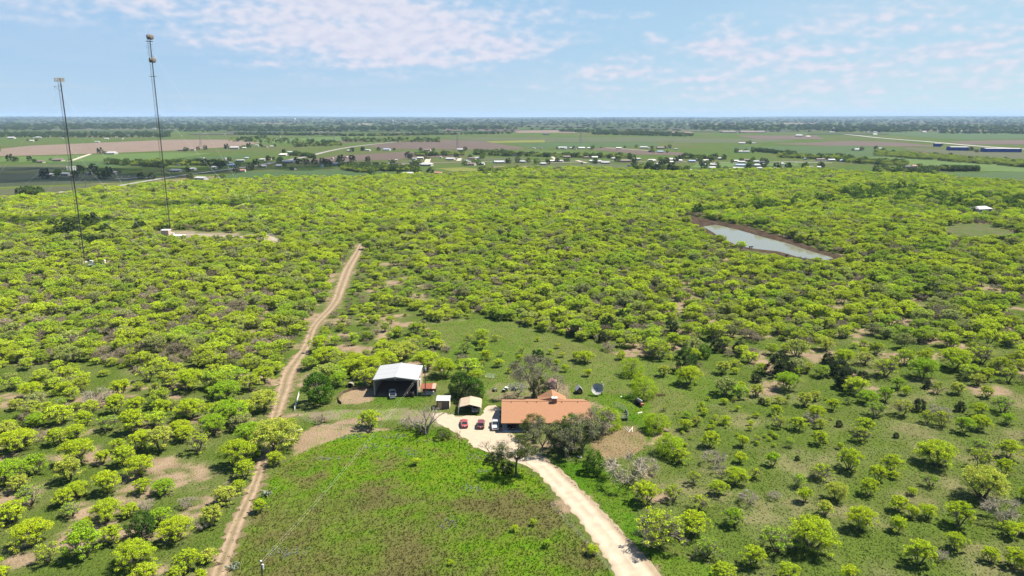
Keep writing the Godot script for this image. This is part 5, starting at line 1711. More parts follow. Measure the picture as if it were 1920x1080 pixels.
func fence(called: String, label: String, px: Array, gap: float, tall: float, wood: Material, wires: int) -> void:
	var o := thing(called, label, "fence", Vector3.ZERO)
	var p := on_ground(px)
	rng.seed = px[0]
	for i in p.size() - 1:
		var n := maxi(1, int(p[i].distance_to(p[i + 1]) / gap))
		for k in n:
			var q := p[i].lerp(p[i + 1], float(k) / n)
			var s := Shape.new()
			s.tube(q, q + Vector3(rng.randf_range(-0.12, 0.12), tall * rng.randf_range(0.9, 1.1), rng.randf_range(-0.12, 0.12)), 0.07, 0.06, 6)
			part("post", s, wood, o)
		for w in wires:
			var s := Shape.new()
			var y := tall * (w + 1.0) / (wires + 0.5)
			s.tube(p[i] + Vector3(0, y, 0), p[i + 1] + Vector3(0, y, 0), 0.012, 0.012, 3)
			part("wire", s, paint("grey_steel", 0.3, 0.29, 0.28, 0.5), o)


func build_house_trees() -> void:
	var woodm: Material = mats["grey_bark"]
	var leafm: Material = mats["spring_leaves"]
	var darkm: Material = mats["dark_evergreen_leaves"]
	var grey := Color(0.185, 0.168, 0.118)
	# grey trees in front of the house: bare limbs, mossy twigs, some new leaf
	var t := [[1016, 849, 8.6, 510, 0.6, "pale-barked half-bare tree in front of the carport end of the house", 7.0], [1092, 852, 9.2, 511, 0.45, "grey mossy tree in front of the house's far end", 8.0], [1120, 818, 8.0, 512, 0.12, "bare silvery tree at the house's end wall by the pen", 7.0], [1060, 858, 7.4, 514, 0.45, "grey twiggy tree between driveway and the dark leafy one", 7.0], [1080, 828, 8.0, 515, 0.6, "half-leafed grey tree against the middle of the roof edge", 7.0], [1000, 750, 14.5, 513, 0.12, "tall grey moss-hung tree towering behind the house roof", 11.0]]
	for a in t:
		rng.seed = a[3]
		var wood := Shape.new()
		var tips := []
		wood.tint = Color(grey.r * 0.8, grey.g * 0.8, grey.b * 0.8)
		var h: float = a[2]
		var base := Vector3.ZERO
		wood.tube(base - Vector3(0, 0.05, 0), Vector3(0.1, h * 0.2, 0.05), h * 0.03, h * 0.024, 7)
		for k in 5:
			var az := TAU * (k + rng.randf()) / 5.0
			fork(wood, tips, Vector3(0.1, h * 0.2, 0.05), Vector3(cos(az) * 0.62, 1.0, sin(az) * 0.62).normalized(), h * 0.26, h * 0.017, 3, 0.42, 0.12)
		var fine := Shape.new()
		var leaves := Shape.new()
		for p in tips:
			twigs(fine, p, Vector3.ONE * h * 0.065, 64 if a[3] == 513 else 24, h * 0.085, 0.032, Color(0.15, 0.135, 0.10) if a[3] == 513 else grey, -0.3)
			if rng.randf() < a[4]:
				leaf_cloud(leaves, p, Vector3.ONE * h * 0.075, 40, 0.28, [Color(0.11, 0.17, 0.025), Color(0.07, 0.11, 0.02), Color(0.17, 0.22, 0.03)][rng.randi() % 3], 0.3)
		var o := thing("grey_tree", a[5], "tree", spot(a[0], a[1]), 0.0, "grey trees round the house")
		part_of("trunk", wood.mesh(woodm, false, true), o)
		part_of("twigs", fine.mesh(woodm, false, true), o)
		part_of("crown", leaves.mesh(leafm, false, true), o)
	# leafy ones
	plant("leafy_tree", "dark green leafy tree between the grey trees at the house front", "tree", "", ready_model(dense_tree(520, 7.5, 7.6, 110, 80, 0.3, Color(0.045, 0.075, 0.014), 0.15), woodm, leafm), spot(1052, 846), Vector3.ONE, 0.4)
	plant("leafy_tree", "olive-green leafy tree shading the open carport bay", "tree", "", ready_model(dense_tree(521, 6.8, 6.4, 80, 60, 0.28, Color(0.075, 0.105, 0.02), 0.2), woodm, leafm), spot(1000, 822), Vector3.ONE, 1.4)
	plant("leafy_tree", "slim bright green tree reaching above the roof by the chimney", "tree", "", ready_model(dense_tree(522, 4.8, 7.2, 70, 60, 0.26, Color(0.13, 0.20, 0.02), 0.25), woodm, leafm), spot(1066, 826), Vector3.ONE, 2.4)
	plant("leafy_tree", "dark leafy undergrowth tree behind the grey tree and house roof", "tree", "", ready_model(dense_tree(523, 6.0, 6.8, 90, 60, 0.3, Color(0.05, 0.07, 0.02), 0.05), woodm, leafm), spot(1010, 748), Vector3.ONE, 0.9)
	plant("leafy_tree", "broad dark green tree behind the beige carport", "tree", "", ready_model(dense_tree(526, 7.5, 5.0, 110, 70, 0.3, Color(0.035, 0.055, 0.012), 0.03), woodm, leafm), spot(878, 752), Vector3.ONE, 0.9)
	plant("leafy_tree", "deep green leafy tree hiding the porch between grey trees", "tree", "", ready_model(dense_tree(527, 6.5, 6.2, 100, 70, 0.28, Color(0.05, 0.08, 0.014), 0.05), woodm, leafm), spot(1078, 845), Vector3.ONE, 2.9)
	plant("leafy_tree", "low deep green tree by the house corner near the pen", "tree", "", ready_model(dense_tree(528, 5.5, 5.2, 80, 60, 0.28, Color(0.09, 0.14, 0.018), 0.05), woodm, leafm), spot(1108, 822), Vector3.ONE, 2.0)
	for y in [[1184, 704, 7.6, 5.6, "bright lime tree with a closed crown at the clearing's edge past the dish"], [1206, 746, 8.4, 6.2, "widest bright lime tree, brush pile at its foot, past the dish"], [1140, 804, 7.6, 5.4, "bright green tree leaning over the wire pen at the house end"], [1230, 808, 7.0, 4.6, "rounded lime tree beside the white ladder at the yard edge"], [1255, 852, 7.4, 4.8, "lime tree clump below the dry yard by the grey shrubs"]]:
		plant("lime_tree", y[4], "tree", "", ready_model(dense_tree(550 + int(y[0]), y[2], y[3], 150, 60, 0.24, Color(0.27, 0.385, 0.0125), 0.06), woodm, leafm), spot(y[0], y[1]), Vector3.ONE, y[0])
	# oak standing at the driveway: a tall stem with a lifted crown
	rng.seed = 530
	var wood := Shape.new()
	var crown := Shape.new()
	wood.tint = Color(0.07, 0.06, 0.05)
	bough(wood, Vector3(0, -0.05, 0), Vector3(0.3, 5.0, 0.1), 0.28, 0.2, 0.2, 7)
	for c in [[-2.6, 7.6, 0.4, 2.0], [0.6, 9.2, -0.3, 2.2], [3.0, 8.0, 0.5, 2.1], [-1.2, 6.0, 0.9, 1.7], [2.0, 5.6, -0.8, 1.7], [-3.4, 5.6, -0.4, 1.3], [1.0, 7.2, 1.5, 1.8], [4.0, 6.3, -0.3, 1.4]]:
		bough(wood, Vector3(0.3, 4.6, 0.1), Vector3(c[0], c[1], c[2]), 0.13, 0.05, 0.35, 5)
		for k in 11:
			var p: Vector3 = Vector3(c[0], c[1], c[2]) + Vector3(rng.randfn(), rng.randfn() * 0.6, rng.randfn()) * c[3] * 0.45
			bough(wood, Vector3(c[0], c[1], c[2]), p, 0.04, 0.015, 0.1, 3)
			var f := rng.randf_range(0.8, 1.2)
			leaf_cloud(crown, p, Vector3(0.95, 0.65, 0.95), 120, 0.26, Color(0.07, 0.095, 0.022) * f if rng.randf() < 0.65 else Color(0.16, 0.165, 0.10) * f, 0.25)
	plant("oak_tree", "tall dark oak with a bare stem standing where driveway meets yard", "tree", "", ready_model([wood, crown], woodm, leafm), spot(967, 893), Vector3(1.02, 0.92, 1.02), 0.0)
	var under := ready_model(dense_tree(531, 5.0, 3.0, 60, 60, 0.26, Color(0.035, 0.055, 0.012), 0.02), woodm, leafm)
	plant("dark_bush", "dark bush crowding the foot of the driveway oak", "bush", "dark bushes under the driveway oak", under, spot(945, 884), Vector3(1, 1, 1), 0.0)
	plant("dark_bush", "dark bush crowding the foot of the driveway oak", "bush", "dark bushes under the driveway oak", under, spot(925, 868), Vector3(0.8, 0.9, 0.8), 2.0)
	plant("dark_bush", "low dark bush under the dead tree at the meadow's top", "bush", "", under, spot(790, 812), Vector3(0.8, 0.7, 0.8), 1.0)
	plant("dark_bush", "green bush between the dead tree and the gravel yard", "bush", "", ready_model(dense_tree(533, 5.0, 3.0, 60, 60, 0.26, Color(0.08, 0.125, 0.018), 0.02), woodm, leafm), spot(830, 822), Vector3(0.9, 0.75, 0.9), 1.0)
	# dead trees
	plant("dead_tree", "dead grey tree with many crooked limbs between meadow and shed", "tree", "", ready_model(bare_tree(540, 7.2, 3, 4, 0.55, Color(0.26, 0.235, 0.21), 5, 0.6, 0.3, 0.34), woodm, woodm), spot(798, 814), Vector3.ONE, 0.0, "twigs")
	plant("dead_tree", "thin bare sapling at the gravel yard's meadow edge", "tree", "", ready_model(bare_tree(541, 5.2, 1, 3, 0.4, Color(0.16, 0.13, 0.11), 3, 0.5, 0.05, 0.18), woodm, woodm), spot(862, 840), Vector3.ONE, 0.0, "twigs")
	plant("dead_tree", "leaning half-dead tree left of the driveway oak", "tree", "", ready_model(bare_tree(542, 5.8, 2, 4, 0.5, Color(0.24, 0.215, 0.18), 7, 0.6, 0.4, 0.2), woodm, woodm), spot(928, 862), Vector3.ONE, 0.0, "twigs")
	plant("bare_shrub", "purple-grey bare shrub behind the roof's rear wing", "shrub", "", ready_model(bare_tree(543, 6.4, 6, 4, 0.42, Color(0.24, 0.195, 0.18), 8, 0.7, 0.5, 0.14), woodm, woodm), spot(1038, 744), Vector3.ONE, 0.0, "twigs")
	plant("bare_shrub", "pale bare shrub beside the tall grey tree's foot", "shrub", "", ready_model(bare_tree(544, 4.8, 7, 3, 0.45, Color(0.30, 0.28, 0.25), 12, 0.7, 0.7, 0.14), woodm, woodm), spot(970, 742), Vector3.ONE, 0.0, "twigs")


# ---------- poles, masts ----------
func sag(s: Shape, a: Vector3, b: Vector3, drop: float, r: float) -> void:
	var before := a
	for k in 12:
		var t := (k + 1) / 12.0
		var p := a.lerp(b, t) - Vector3(0, drop * 4.0 * t * (1.0 - t), 0)
		s.tube(before, p, r, r, 3)
		before = p


func utility_pole(label: String, foot: Vector3, tall: float, group := "") -> Node3D:
	var o := thing("utility_pole", label, "utility pole", foot, 0.0, group)
	var s := Shape.new()
	s.tube(Vector3(0, -0.1, 0), Vector3(0, tall, 0), 0.16, 0.11, 8)
	part("pole", s, paint("pole_wood", 0.055, 0.045, 0.038, 0.95), o)
	one_box("cap", Vector3(0, tall + 0.06, 0), Vector3(0.26, 0.14, 0.26), paint("pole_cap", 0.6, 0.6, 0.58, 0.6), o)
	var c := Shape.new()
	c.tube(Vector3(0.24, tall - 1.3, 0.05), Vector3(0.24, tall - 0.5, 0.05), 0.18, 0.18, 10)
	part("transformer", c, paint("panel_grey", 0.42, 0.45, 0.45, 0.6), o)
	return o


func mast(label: String, foot: Vector3, tall: float, face: float) -> Node3D:
	var o := thing("lattice_mast", label, "radio mast", foot)
	var dark := paint("mast_steel", 0.085, 0.075, 0.07, 0.6)
	var legs := []
	for k in 3:
		var az := TAU * k / 3.0 + 0.4
		legs.append(Vector3(cos(az), 0, sin(az)) * face * 0.58)
		var s := Shape.new()
		s.tube(legs[k], legs[k] + Vector3(0, tall, 0), 0.085, 0.075, 6)
		part("leg", s, dark, o)
	var br := Shape.new()
	var n := int(tall / 1.5)
	for i in n:
		for k in 3:
			var y0 := tall * i / n
			var y1 := tall * (i + 1) / n
			br.tube(legs[k] + Vector3(0, y0, 0), legs[(k + 1) % 3] + Vector3(0, y1, 0), 0.035, 0.035, 3)
			br.tube(legs[k] + Vector3(0, y1, 0), legs[(k + 1) % 3] + Vector3(0, y1, 0), 0.035, 0.035, 3)
	part("bracing", br, dark, o)
	one_box("feed_line", Vector3(legs[0].x * 0.5, tall * 0.49, legs[0].z * 0.5), Vector3(0.36, tall * 0.97, 0.10), paint("black_cable", 0.03, 0.03, 0.032, 0.7), o)
	one_box("footing", Vector3(0, 0.25, 0), Vector3(2.4, 0.5, 2.4), paint("concrete", 0.4, 0.38, 0.34, 0.9), o)
	for level in [0.33, 0.64, 0.93]:
		for k in 3:
			var az := TAU * k / 3.0 + 0.4
			var s := Shape.new()
			s.tube(legs[k] + Vector3(0, tall * level, 0), Vector3(cos(az), 0, sin(az)) * tall * 0.72, 0.022, 0.022, 3)
			part("guy_wire", s, paint("guy_cable", 0.45, 0.45, 0.46, 0.5), o)
	return o


func panel_ring(o: Node3D, y: float, r: float, count: int, tall: float, pale: Material) -> void:
	var steel: Material = mats["mast_steel"]
	var f := Shape.new()
	for k in 3:
		var a := TAU * k / 3.0
		var b := TAU * (k + 1) / 3.0
		for h in [-0.5, 0.5]:
			f.tube(Vector3(cos(a) * r, y + h, sin(a) * r), Vector3(cos(b) * r, y + h, sin(b) * r), 0.05, 0.05, 4)
		f.tube(Vector3(0, y, 0), Vector3(cos(a) * r, y + 0.5, sin(a) * r), 0.06, 0.06, 4)
	part("antenna_frame", f, steel, o)
	for k in count:
		var t := fmod(float(k) / count * 3.0, 1.0)
		var side := int(float(k) / count * 3.0)
		var a := TAU * side / 3.0
		var b := TAU * (side + 1) / 3.0
		var p := Vector3(cos(a), 0, sin(a)).lerp(Vector3(cos(b), 0, sin(b)), t * 0.85 + 0.08) * (r + 0.15)
		one_box("panel_antenna", p + Vector3(0, y, 0), Vector3(0.42, tall, 0.26), pale, o, Basis(Vector3.UP, -(a + b) * 0.5 + PI / 2))


func drum(o: Node3D, at: Vector3, dir: Vector3, r: float) -> void:
	var s := Shape.new()
	s.lathe(at, dir, [Vector2(0.3, -0.35), Vector2(r * 0.9, 0.0), Vector2(r, 0.1), Vector2(r, r * 0.75), Vector2(r * 0.93, r * 0.8)], 20)
	var m := part("microwave_dish", s, paint("dish_shroud", 0.10, 0.085, 0.075, 0.6), o)
	var c := Shape.new()
	c.lathe(at, dir, [Vector2(r * 0.93, r * 0.80), Vector2(r * 0.6, r * 0.92), Vector2(0, r * 0.98)], 20)
	part("radome", c, paint("radome_brown", 0.17, 0.14, 0.12, 0.5), m)


func build_masts() -> void:
	var pale := paint("antenna_white", 0.60, 0.60, 0.58, 0.5)
	var buff := paint("antenna_buff", 0.42, 0.36, 0.30, 0.6)
	var a := mast("shorter guyed lattice mast with white antenna panels halfway up", spot(158, 492), 99.0, 1.55)
	panel_ring(a, 98.2, 2.6, 9, 2.2, buff)
	panel_ring(a, 52.0, 2.5, 9, 2.2, pale)
	var arm := Shape.new()
	arm.tube(Vector3(0, 92.5, 0), Vector3(-3.6, 95.0, 0), 0.08, 0.06, 4)
	arm.tube(Vector3(1.5, 95.0, 0), Vector3(-3.6, 95.0, 0), 0.07, 0.07, 4)
	arm.tube(Vector3(-3.4, 94.9, 0), Vector3(-3.4, 92.5, 0), 0.04, 0.04, 4)
	part("side_arm", arm, mats["mast_steel"], a)
	var b := mast("taller guyed lattice mast with two pairs of round dishes near its top", spot(318.5, 437), 130.5, 1.9)
	for y in [130.0, 115.5]:
		drum(b, Vector3(0.4, y, 0.6), Vector3(-0.75, 0, 0.66), 1.6)
		drum(b, Vector3(0.9, y, -0.1), Vector3(0.85, 0, 0.5), 1.75)
	for y in [127.3, 105.0, 80.0]:
		var ring_ := Shape.new()
		ring_.lathe(Vector3(0, y, 0), Vector3.UP, [Vector2(1.2, 0), Vector2(2.4, 0), Vector2(2.4, 0.15), Vector2(1.2, 0.15)], 10)
		part("platform", ring_, mats["mast_steel"], b)
	for k in 5:
		var w := Shape.new()
		var y := 117.5 + 1.9 * k
		var sgn := -1.0 if k % 2 else 1.0
		w.tube(Vector3(0, y, 0), Vector3(sgn * 2.0, y, 0.4), 0.05, 0.05, 4)
		w.tube(Vector3(sgn * 2.0, y - 0.2, 0.4), Vector3(sgn * 2.0, y + 2.2, 0.4), 0.06, 0.06, 4)
		part("whip_antenna", w, mats["mast_steel"], b)
	var rod := Shape.new()
	rod.tube(Vector3(0, 130, 0), Vector3(0, 135, 0), 0.06, 0.02, 5)
	part("lightning_rod", rod, mats["mast_steel"], b)
	# huts at the feet
	var h := thing("equipment_hut", "tan equipment hut with a white roof at the taller mast's foot", "hut", spot(312, 441))
	one_box("wall", Vector3(0, 1.8, 0), Vector3(5.0, 3.6, 4.0), paint("hut_tan", 0.44, 0.30, 0.22, 0.9), h)
	one_box("roof", Vector3(0, 3.72, 0), Vector3(5.5, 0.25, 4.5), mats["lamp_white"], h)
	one_box("door", Vector3(1.2, 1.1, 2.02), Vector3(1.0, 2.2, 0.05), paint("grey_board", 0.36, 0.35, 0.33, 0.9), h)
	one_box("air_unit", Vector3(-1.2, 2.0, 2.15), Vector3(0.8, 1.2, 0.4), paint("panel_grey", 0.42, 0.45, 0.45, 0.6), h)
	var pad := thing("concrete_pad", "white concrete pad and kerb beside the tan equipment hut", "pad", spot(333, 442))
	one_box("slab", Vector3(0, 0.2, 0), Vector3(9.0, 0.4, 5.0), paint("pad_white", 0.58, 0.56, 0.52, 0.9), pad)
	one_box("cabinet", Vector3(-3.0, 1.2, 0), Vector3(1.4, 1.6, 1.0), pale, pad)
	for k in 2:
		var c := thing("equipment_cabinet", ["wide low white cabinet platform at the shorter mast's foot", "twin upright white cabinets beside the low platform"][k], "cabinet", spot([178, 193][k], [499, 498][k]))
		one_box("base", Vector3(0, 0.9, 0), Vector3([5.5, 3.5][k], 0.3, 3.0), paint("pad_white", 0.58, 0.56, 0.52, 0.9), c)
		for x in [-1.2, 0.9]:
			one_box("housing", Vector3(x * [1.3, 1.0][k], 2.1, 0), Vector3([1.7, 1.2][k], 2.2, 1.2), pale, c)
		for x in [-1.5, 1.5]:
			one_box("leg", Vector3(x, 0.4, 0.8), Vector3(0.2, 0.9, 0.2), mats["mast_steel"], c)
	# poles
	var p1 := utility_pole("dark utility pole standing at the barn's open front corner", spot(798, 744), 9.4)
	var p2 := utility_pole("utility pole rising from the mown meadow at the wires' end", Vector3(-40.9, 0, -106.6), 9.2)
	var wires := thing("power_line", "pair of thin wires spanning the meadow from pole to barn", "power line", Vector3.ZERO)
	for k in [-0.25, 0.25]:
		var s := Shape.new()
		sag(s, p2.position + Vector3(k, 9.0, 0), p1.position + Vector3(k, 9.0, 0), 1.4, 0.006)
		part("wire", s, paint("wire_pale", 0.5, 0.5, 0.42, 0.5), wires)
	var spread := [[86, 498, 11.0, "leaning dark pole standing in brush beside the shorter mast"], [36, 372, 9.0, "pole at the dull field's corner behind the brush"], [161, 352, 9.0, "pole beside the county road bend"], [229, 345, 9.0, "pole on the county road verge near the dark farm trees"], [243, 343, 9.0, "second pole on the verge near the dark farm trees"], [265, 322, 9.5, "pole between the farm trees and white hip-roofed house"], [322, 330, 9.0, "pole by the white hip-roofed house"], [440, 333, 8.0, "pole in the green field past the cream house"], [577, 332, 9.0, "pole at the green field's brush edge"], [1128, 741, 4.0, "short post in the grass right of the dish"]]
	for q in spread:
		utility_pole(q[3], spot(q[0], q[1]), q[2], "poles among the fields")
	# lattice pylons of the far transmission line
	for q in [[377, 275, 34.0, "steel pylon standing in the tan ploughed field"], [626, 266, 34.0, "steel pylon in the bright green strip field"], [858, 279, 36.0, "steel pylon behind the big white shed"], [1089, 269, 36.0, "steel pylon in the wide green field"], [1453, 240, 34.0, "faint steel pylon far beyond the dark warehouse"]]:
		var o := thing("pylon", q[3], "pylon", spot(q[0], q[1]), 0.3, "transmission pylons")
		var s := Shape.new()
		var tops := q[2] as float
		for k in 4:
			var cx := -1.0 if k % 2 else 1.0
			var cz := -1.0 if k < 2 else 1.0
			s.tube(Vector3(cx * 3.0, 0, cz * 3.0), Vector3(cx * 0.5, tops, cz * 0.5), 0.22, 0.15, 4)
		for i in 7:
			var y0 := tops * i / 7.0
			var y1 := tops * (i + 1) / 7.0
			var w0 := lerpf(3.0, 0.5, i / 7.0)
			var w1 := lerpf(3.0, 0.5, (i + 1) / 7.0)
			for z in [-1, 1]:
				s.tube(Vector3(-w0, y0, z * w0), Vector3(w1, y1, z * w1), 0.12, 0.12, 3)
				s.tube(Vector3(w0, y0, z * w0), Vector3(-w1, y1, z * w1), 0.12, 0.12, 3)
		part("tower", s, paint("pylon_steel", 0.22, 0.22, 0.22, 0.6), o)
		for y in [0.72, 0.84, 0.96]:
			var c := Shape.new()
			c.tube(Vector3(-5.5, tops * y, 0), Vector3(5.5, tops * y, 0), 0.2, 0.2, 4)
			part("cross_arm", c, mats["pylon_steel"], o)


# ---------- cattle ----------
func cow_mesh() -> ArrayMesh:
	# bones: a, b, radius a, radius b; joined with a smooth minimum and meshed as surface nets
	var bones := [[Vector3(-0.75, 1.05, 0), Vector3(0.55, 1.02, 0), 0.36, 0.38], [Vector3(0.55, 1.1, 0), Vector3(1.05, 1.25, 0), 0.27, 0.17], [Vector3(1.05, 1.25, 0), Vector3(1.42, 1.08, 0), 0.15, 0.09], [Vector3(1.02, 1.36, 0.1), Vector3(1.0, 1.38, 0.26), 0.05, 0.04], [Vector3(1.02, 1.36, -0.1), Vector3(1.0, 1.38, -0.26), 0.05, 0.04], [Vector3(-1.08, 1.25, 0), Vector3(-1.18, 0.6, 0), 0.05, 0.05]]
	for s in [-1, 1]:
		bones.append([Vector3(0.5, 0.85, s * 0.2), Vector3(0.5, 0.45, s * 0.2), 0.17, 0.09])
		bones.append([Vector3(0.5, 0.45, s * 0.2), Vector3(0.5, 0.06, s * 0.2), 0.08, 0.07])
		bones.append([Vector3(-0.75, 0.95, s * 0.2), Vector3(-0.68, 0.62, s * 0.21), 0.22, 0.13])
		bones.append([Vector3(-0.68, 0.62, s * 0.21), Vector3(-0.86, 0.42, s * 0.21), 0.12, 0.085])
		bones.append([Vector3(-0.86, 0.42, s * 0.21), Vector3(-0.82, 0.06, s * 0.21), 0.08, 0.07])
	var cell := 0.06
	var lo := Vector3(-1.35, -0.05, -0.55)
	var nx := 50; var ny := 29; var nz := 19
	var f := PackedFloat32Array()
	f.resize(nx * ny * nz)
	for x in nx:
		for y in ny:
			for z in nz:
				var p := lo + Vector3(x, y, z) * cell
				var d := 9.0
				for b in bones:
					var ab: Vector3 = b[1] - b[0]
					var t := clampf((p - b[0]).dot(ab) / ab.length_squared(), 0, 1)
					var e: float = p.distance_to(b[0] + ab * t) - lerpf(b[2], b[3], t)
					var h := clampf(0.5 + 0.5 * (d - e) / 0.08, 0, 1)
					d = lerpf(d, e, h) - 0.08 * h * (1.0 - h)
				f[(x * ny + y) * nz + z] = d
	var at := {}
	for x in nx - 1:
		for y in ny - 1:
			for z in nz - 1:
				var sum := Vector3.ZERO
				var n := 0
				for e in [[0, 1], [0, 2], [0, 4], [1, 3], [1, 5], [2, 3], [2, 6], [4, 5], [4, 6], [3, 7], [5, 7], [6, 7]]:
					var a := Vector3i(x + (e[0] & 1), y + ((e[0] >> 1) & 1), z + (e[0] >> 2))
					var b := Vector3i(x + (e[1] & 1), y + ((e[1] >> 1) & 1), z + (e[1] >> 2))
					var fa := f[(a.x * ny + a.y) * nz + a.z]
					var fb := f[(b.x * ny + b.y) * nz + b.z]
					if (fa < 0.0) != (fb < 0.0):
						sum += Vector3(a).lerp(Vector3(b), fa / (fa - fb))
						n += 1
				if n:
					at[Vector3i(x, y, z)] = lo + sum / n * cell
	var s := Shape.new()
	for c in at:
		var dirs := [Vector3i(1, 0, 0), Vector3i(0, 1, 0), Vector3i(0, 0, 1)]
		for k in 3:
			var g: Vector3i = c + dirs[k]
			var fa := f[(c.x * ny + c.y) * nz + c.z]
			var fb := f[(g.x * ny + g.y) * nz + g.z]
			if (fa < 0.0) == (fb < 0.0):
				continue
			var u: Vector3i = dirs[(k + 1) % 3]
			var w: Vector3i = dirs[(k + 2) % 3]
			if at.has(c - u) and at.has(c - w) and at.has(c - u - w):
				if fa < 0.0: s.quad(at[c], at[c - w], at[c - u - w], at[c - u])
				else: s.quad(at[c], at[c - u], at[c - u - w], at[c - w])
	return s.mesh(paint("black_cow_hide", 0.018, 0.016, 0.015, 0.7), true)


func build_cattle() -> void:
	var m := cow_mesh()
	for c in [[1408, 465.5, "black cow standing at the pond's muddy near shore", 0.0], [1475, 481, "black cow drinking side of the pond, further along the mud bank", 0.7]]:
		var p := spot(c[0], c[1])
		p.y = height(p.x, p.z)
		var o := thing("cow", c[2], "cow", p, c[3], "cattle by the pond")
		o.scale = Vector3.ONE * 1.15
		part_of("body", m, o)


# ---------- the village and farms ----------
func far_house(u: float, v: float, wpx: float, style: String) -> void:
	var p := spot(u, v)
	var d := reach(p)
	var w := maxf(wpx * (0.85 if style != "B" else 1.0) * d / FOCAL, 5.0)
	var deep := clampf(w * rng.randf_range(0.5, 0.75), 7.0, 26.0)
	var wall_h := clampf(w * 0.16, 2.6, 4.6)
	var look := {
		"w": ["white", Color(0.29, 0.29, 0.285), Color(0.35, 0.329, 0.294)], "c": ["cream", Color(0.434, 0.42, 0.385), Color(0.406, 0.378, 0.322)], "g": ["grey", Color(0.28, 0.29, 0.30), Color(0.46, 0.44, 0.40)], "b": ["brown", Color(0.13, 0.10, 0.085), Color(0.36, 0.30, 0.25)],
		"s": ["blue-grey", Color(0.20, 0.25, 0.33), Color(0.5, 0.5, 0.5)], "k": ["dark", Color(0.05, 0.05, 0.055), Color(0.30, 0.28, 0.26)], "r": ["rust-brown", Color(0.24, 0.12, 0.09), Color(0.48, 0.42, 0.36)], "B": ["white", Color(0.70, 0.72, 0.76), Color(0.02, 0.055, 0.24)]}
	var l: Array = look[style]
	var roofm := paint("roof_" + l[0], l[1].r, l[1].g, l[1].b, 0.6)
	var wallm := paint("far_wall_" + style, l[2].r, l[2].g, l[2].b, 0.9)
	var dist := -p.z
	var place := "on the village street" if v > 295.0 and u > 640.0 and u < 1620.0 else ("among the fields left of the masts' road" if u < 300.0 else ("beside the county road" if v > 290.0 and u < 660.0 else ("on the far side of the ploughed fields" if v > 262.0 else "far out on the plain")))
	if u < 300.0: place = "among the farm fields beyond the masts"
	if u > 1620.0 and v > 262.0: place = "near the highway fields"
	var size := "long" if w > 27.0 else ("small" if w < 13.0 else "medium")
	var hipped := rng.randf() < 0.4 and style != "B"
	var porch := rng.randf() < 0.5 and dist < 1900.0
	var label := "%s %s house with %s roof%s %s" % [size, "hipped" if hipped else "gabled", l[0], " and porch" if porch else "", place]
	if style == "B": label = "long blue-walled warehouse with a white roof along the highway" if w > 60.0 else ("shorter blue-walled building with white roof by the highway" if w > 25.0 else "small blue hut-like building nearest the ploughed field by the highway")
	var o := thing("farm_house" if style != "B" else "warehouse", label, "house" if style != "B" else "warehouse", p, rng.randf_range(-0.35, 0.35) if style != "B" else -0.12, "houses across the farmland" if style != "B" else "")
	if style == "B": wall_h = 8.0
	one_box("wall", Vector3(0, wall_h * 0.5, 0), Vector3(w, wall_h, deep), wallm, o)
	var rise := deep * (0.19 if style != "B" else 0.04)
	var over := 0.5
	var hip := w * 0.14 if hipped else 0.0
	for s in [-1, 1]:
		var r := Shape.new()
		r.slab([Vector3(-w * 0.5 + hip, wall_h + rise, 0), Vector3(w * 0.5 - hip, wall_h + rise, 0), Vector3(w * 0.5 + over, wall_h - 0.1, s * (deep * 0.5 + over)), Vector3(-w * 0.5 - over, wall_h - 0.1, s * (deep * 0.5 + over))], Vector3(0, -0.2, 0))
		part("roof", r, roofm, o)
		var e := Shape.new()
		e.tri(Vector3(s * (w * 0.5 - hip + (0.0 if hip > 0.0 else -0.05)), wall_h + rise - 0.1, 0), Vector3(s * (w * 0.5 + (over if hip > 0.0 else -0.05)), wall_h - 0.1, deep * 0.5), Vector3(s * (w * 0.5 + (over if hip > 0.0 else -0.05)), wall_h - 0.1, -deep * 0.5))
		part("roof_end" if hip > 0.0 else "gable", e, roofm if hip > 0.0 else wallm, o)
	if dist < 1900.0 and style != "B":
		var n := clampi(int(w / 4.5), 2, 6)
		for k in n:
			var x := -w * 0.5 + (k + 0.5) * w / n
			if k == n / 2:
				one_box("door", Vector3(x, 1.1, deep * 0.5 + 0.03), Vector3(1.1, 2.2, 0.08), paint("brown_house_door", 0.14, 0.09, 0.06, 0.7), o)
			else:
				one_box("window", Vector3(x, 1.6, deep * 0.5 + 0.03), Vector3(1.4, 1.2, 0.08), paint("dark_window_glass", 0.03, 0.035, 0.04, 0.08), o)
		if porch:
			var pr := Shape.new()
			pr.slab([Vector3(-w * 0.3, 2.7, deep * 0.5), Vector3(w * 0.3, 2.7, deep * 0.5), Vector3(w * 0.3, 2.4, deep * 0.5 + 2.6), Vector3(-w * 0.3, 2.4, deep * 0.5 + 2.6)], Vector3(0, -0.12, 0))
			part("porch", pr, roofm, o)


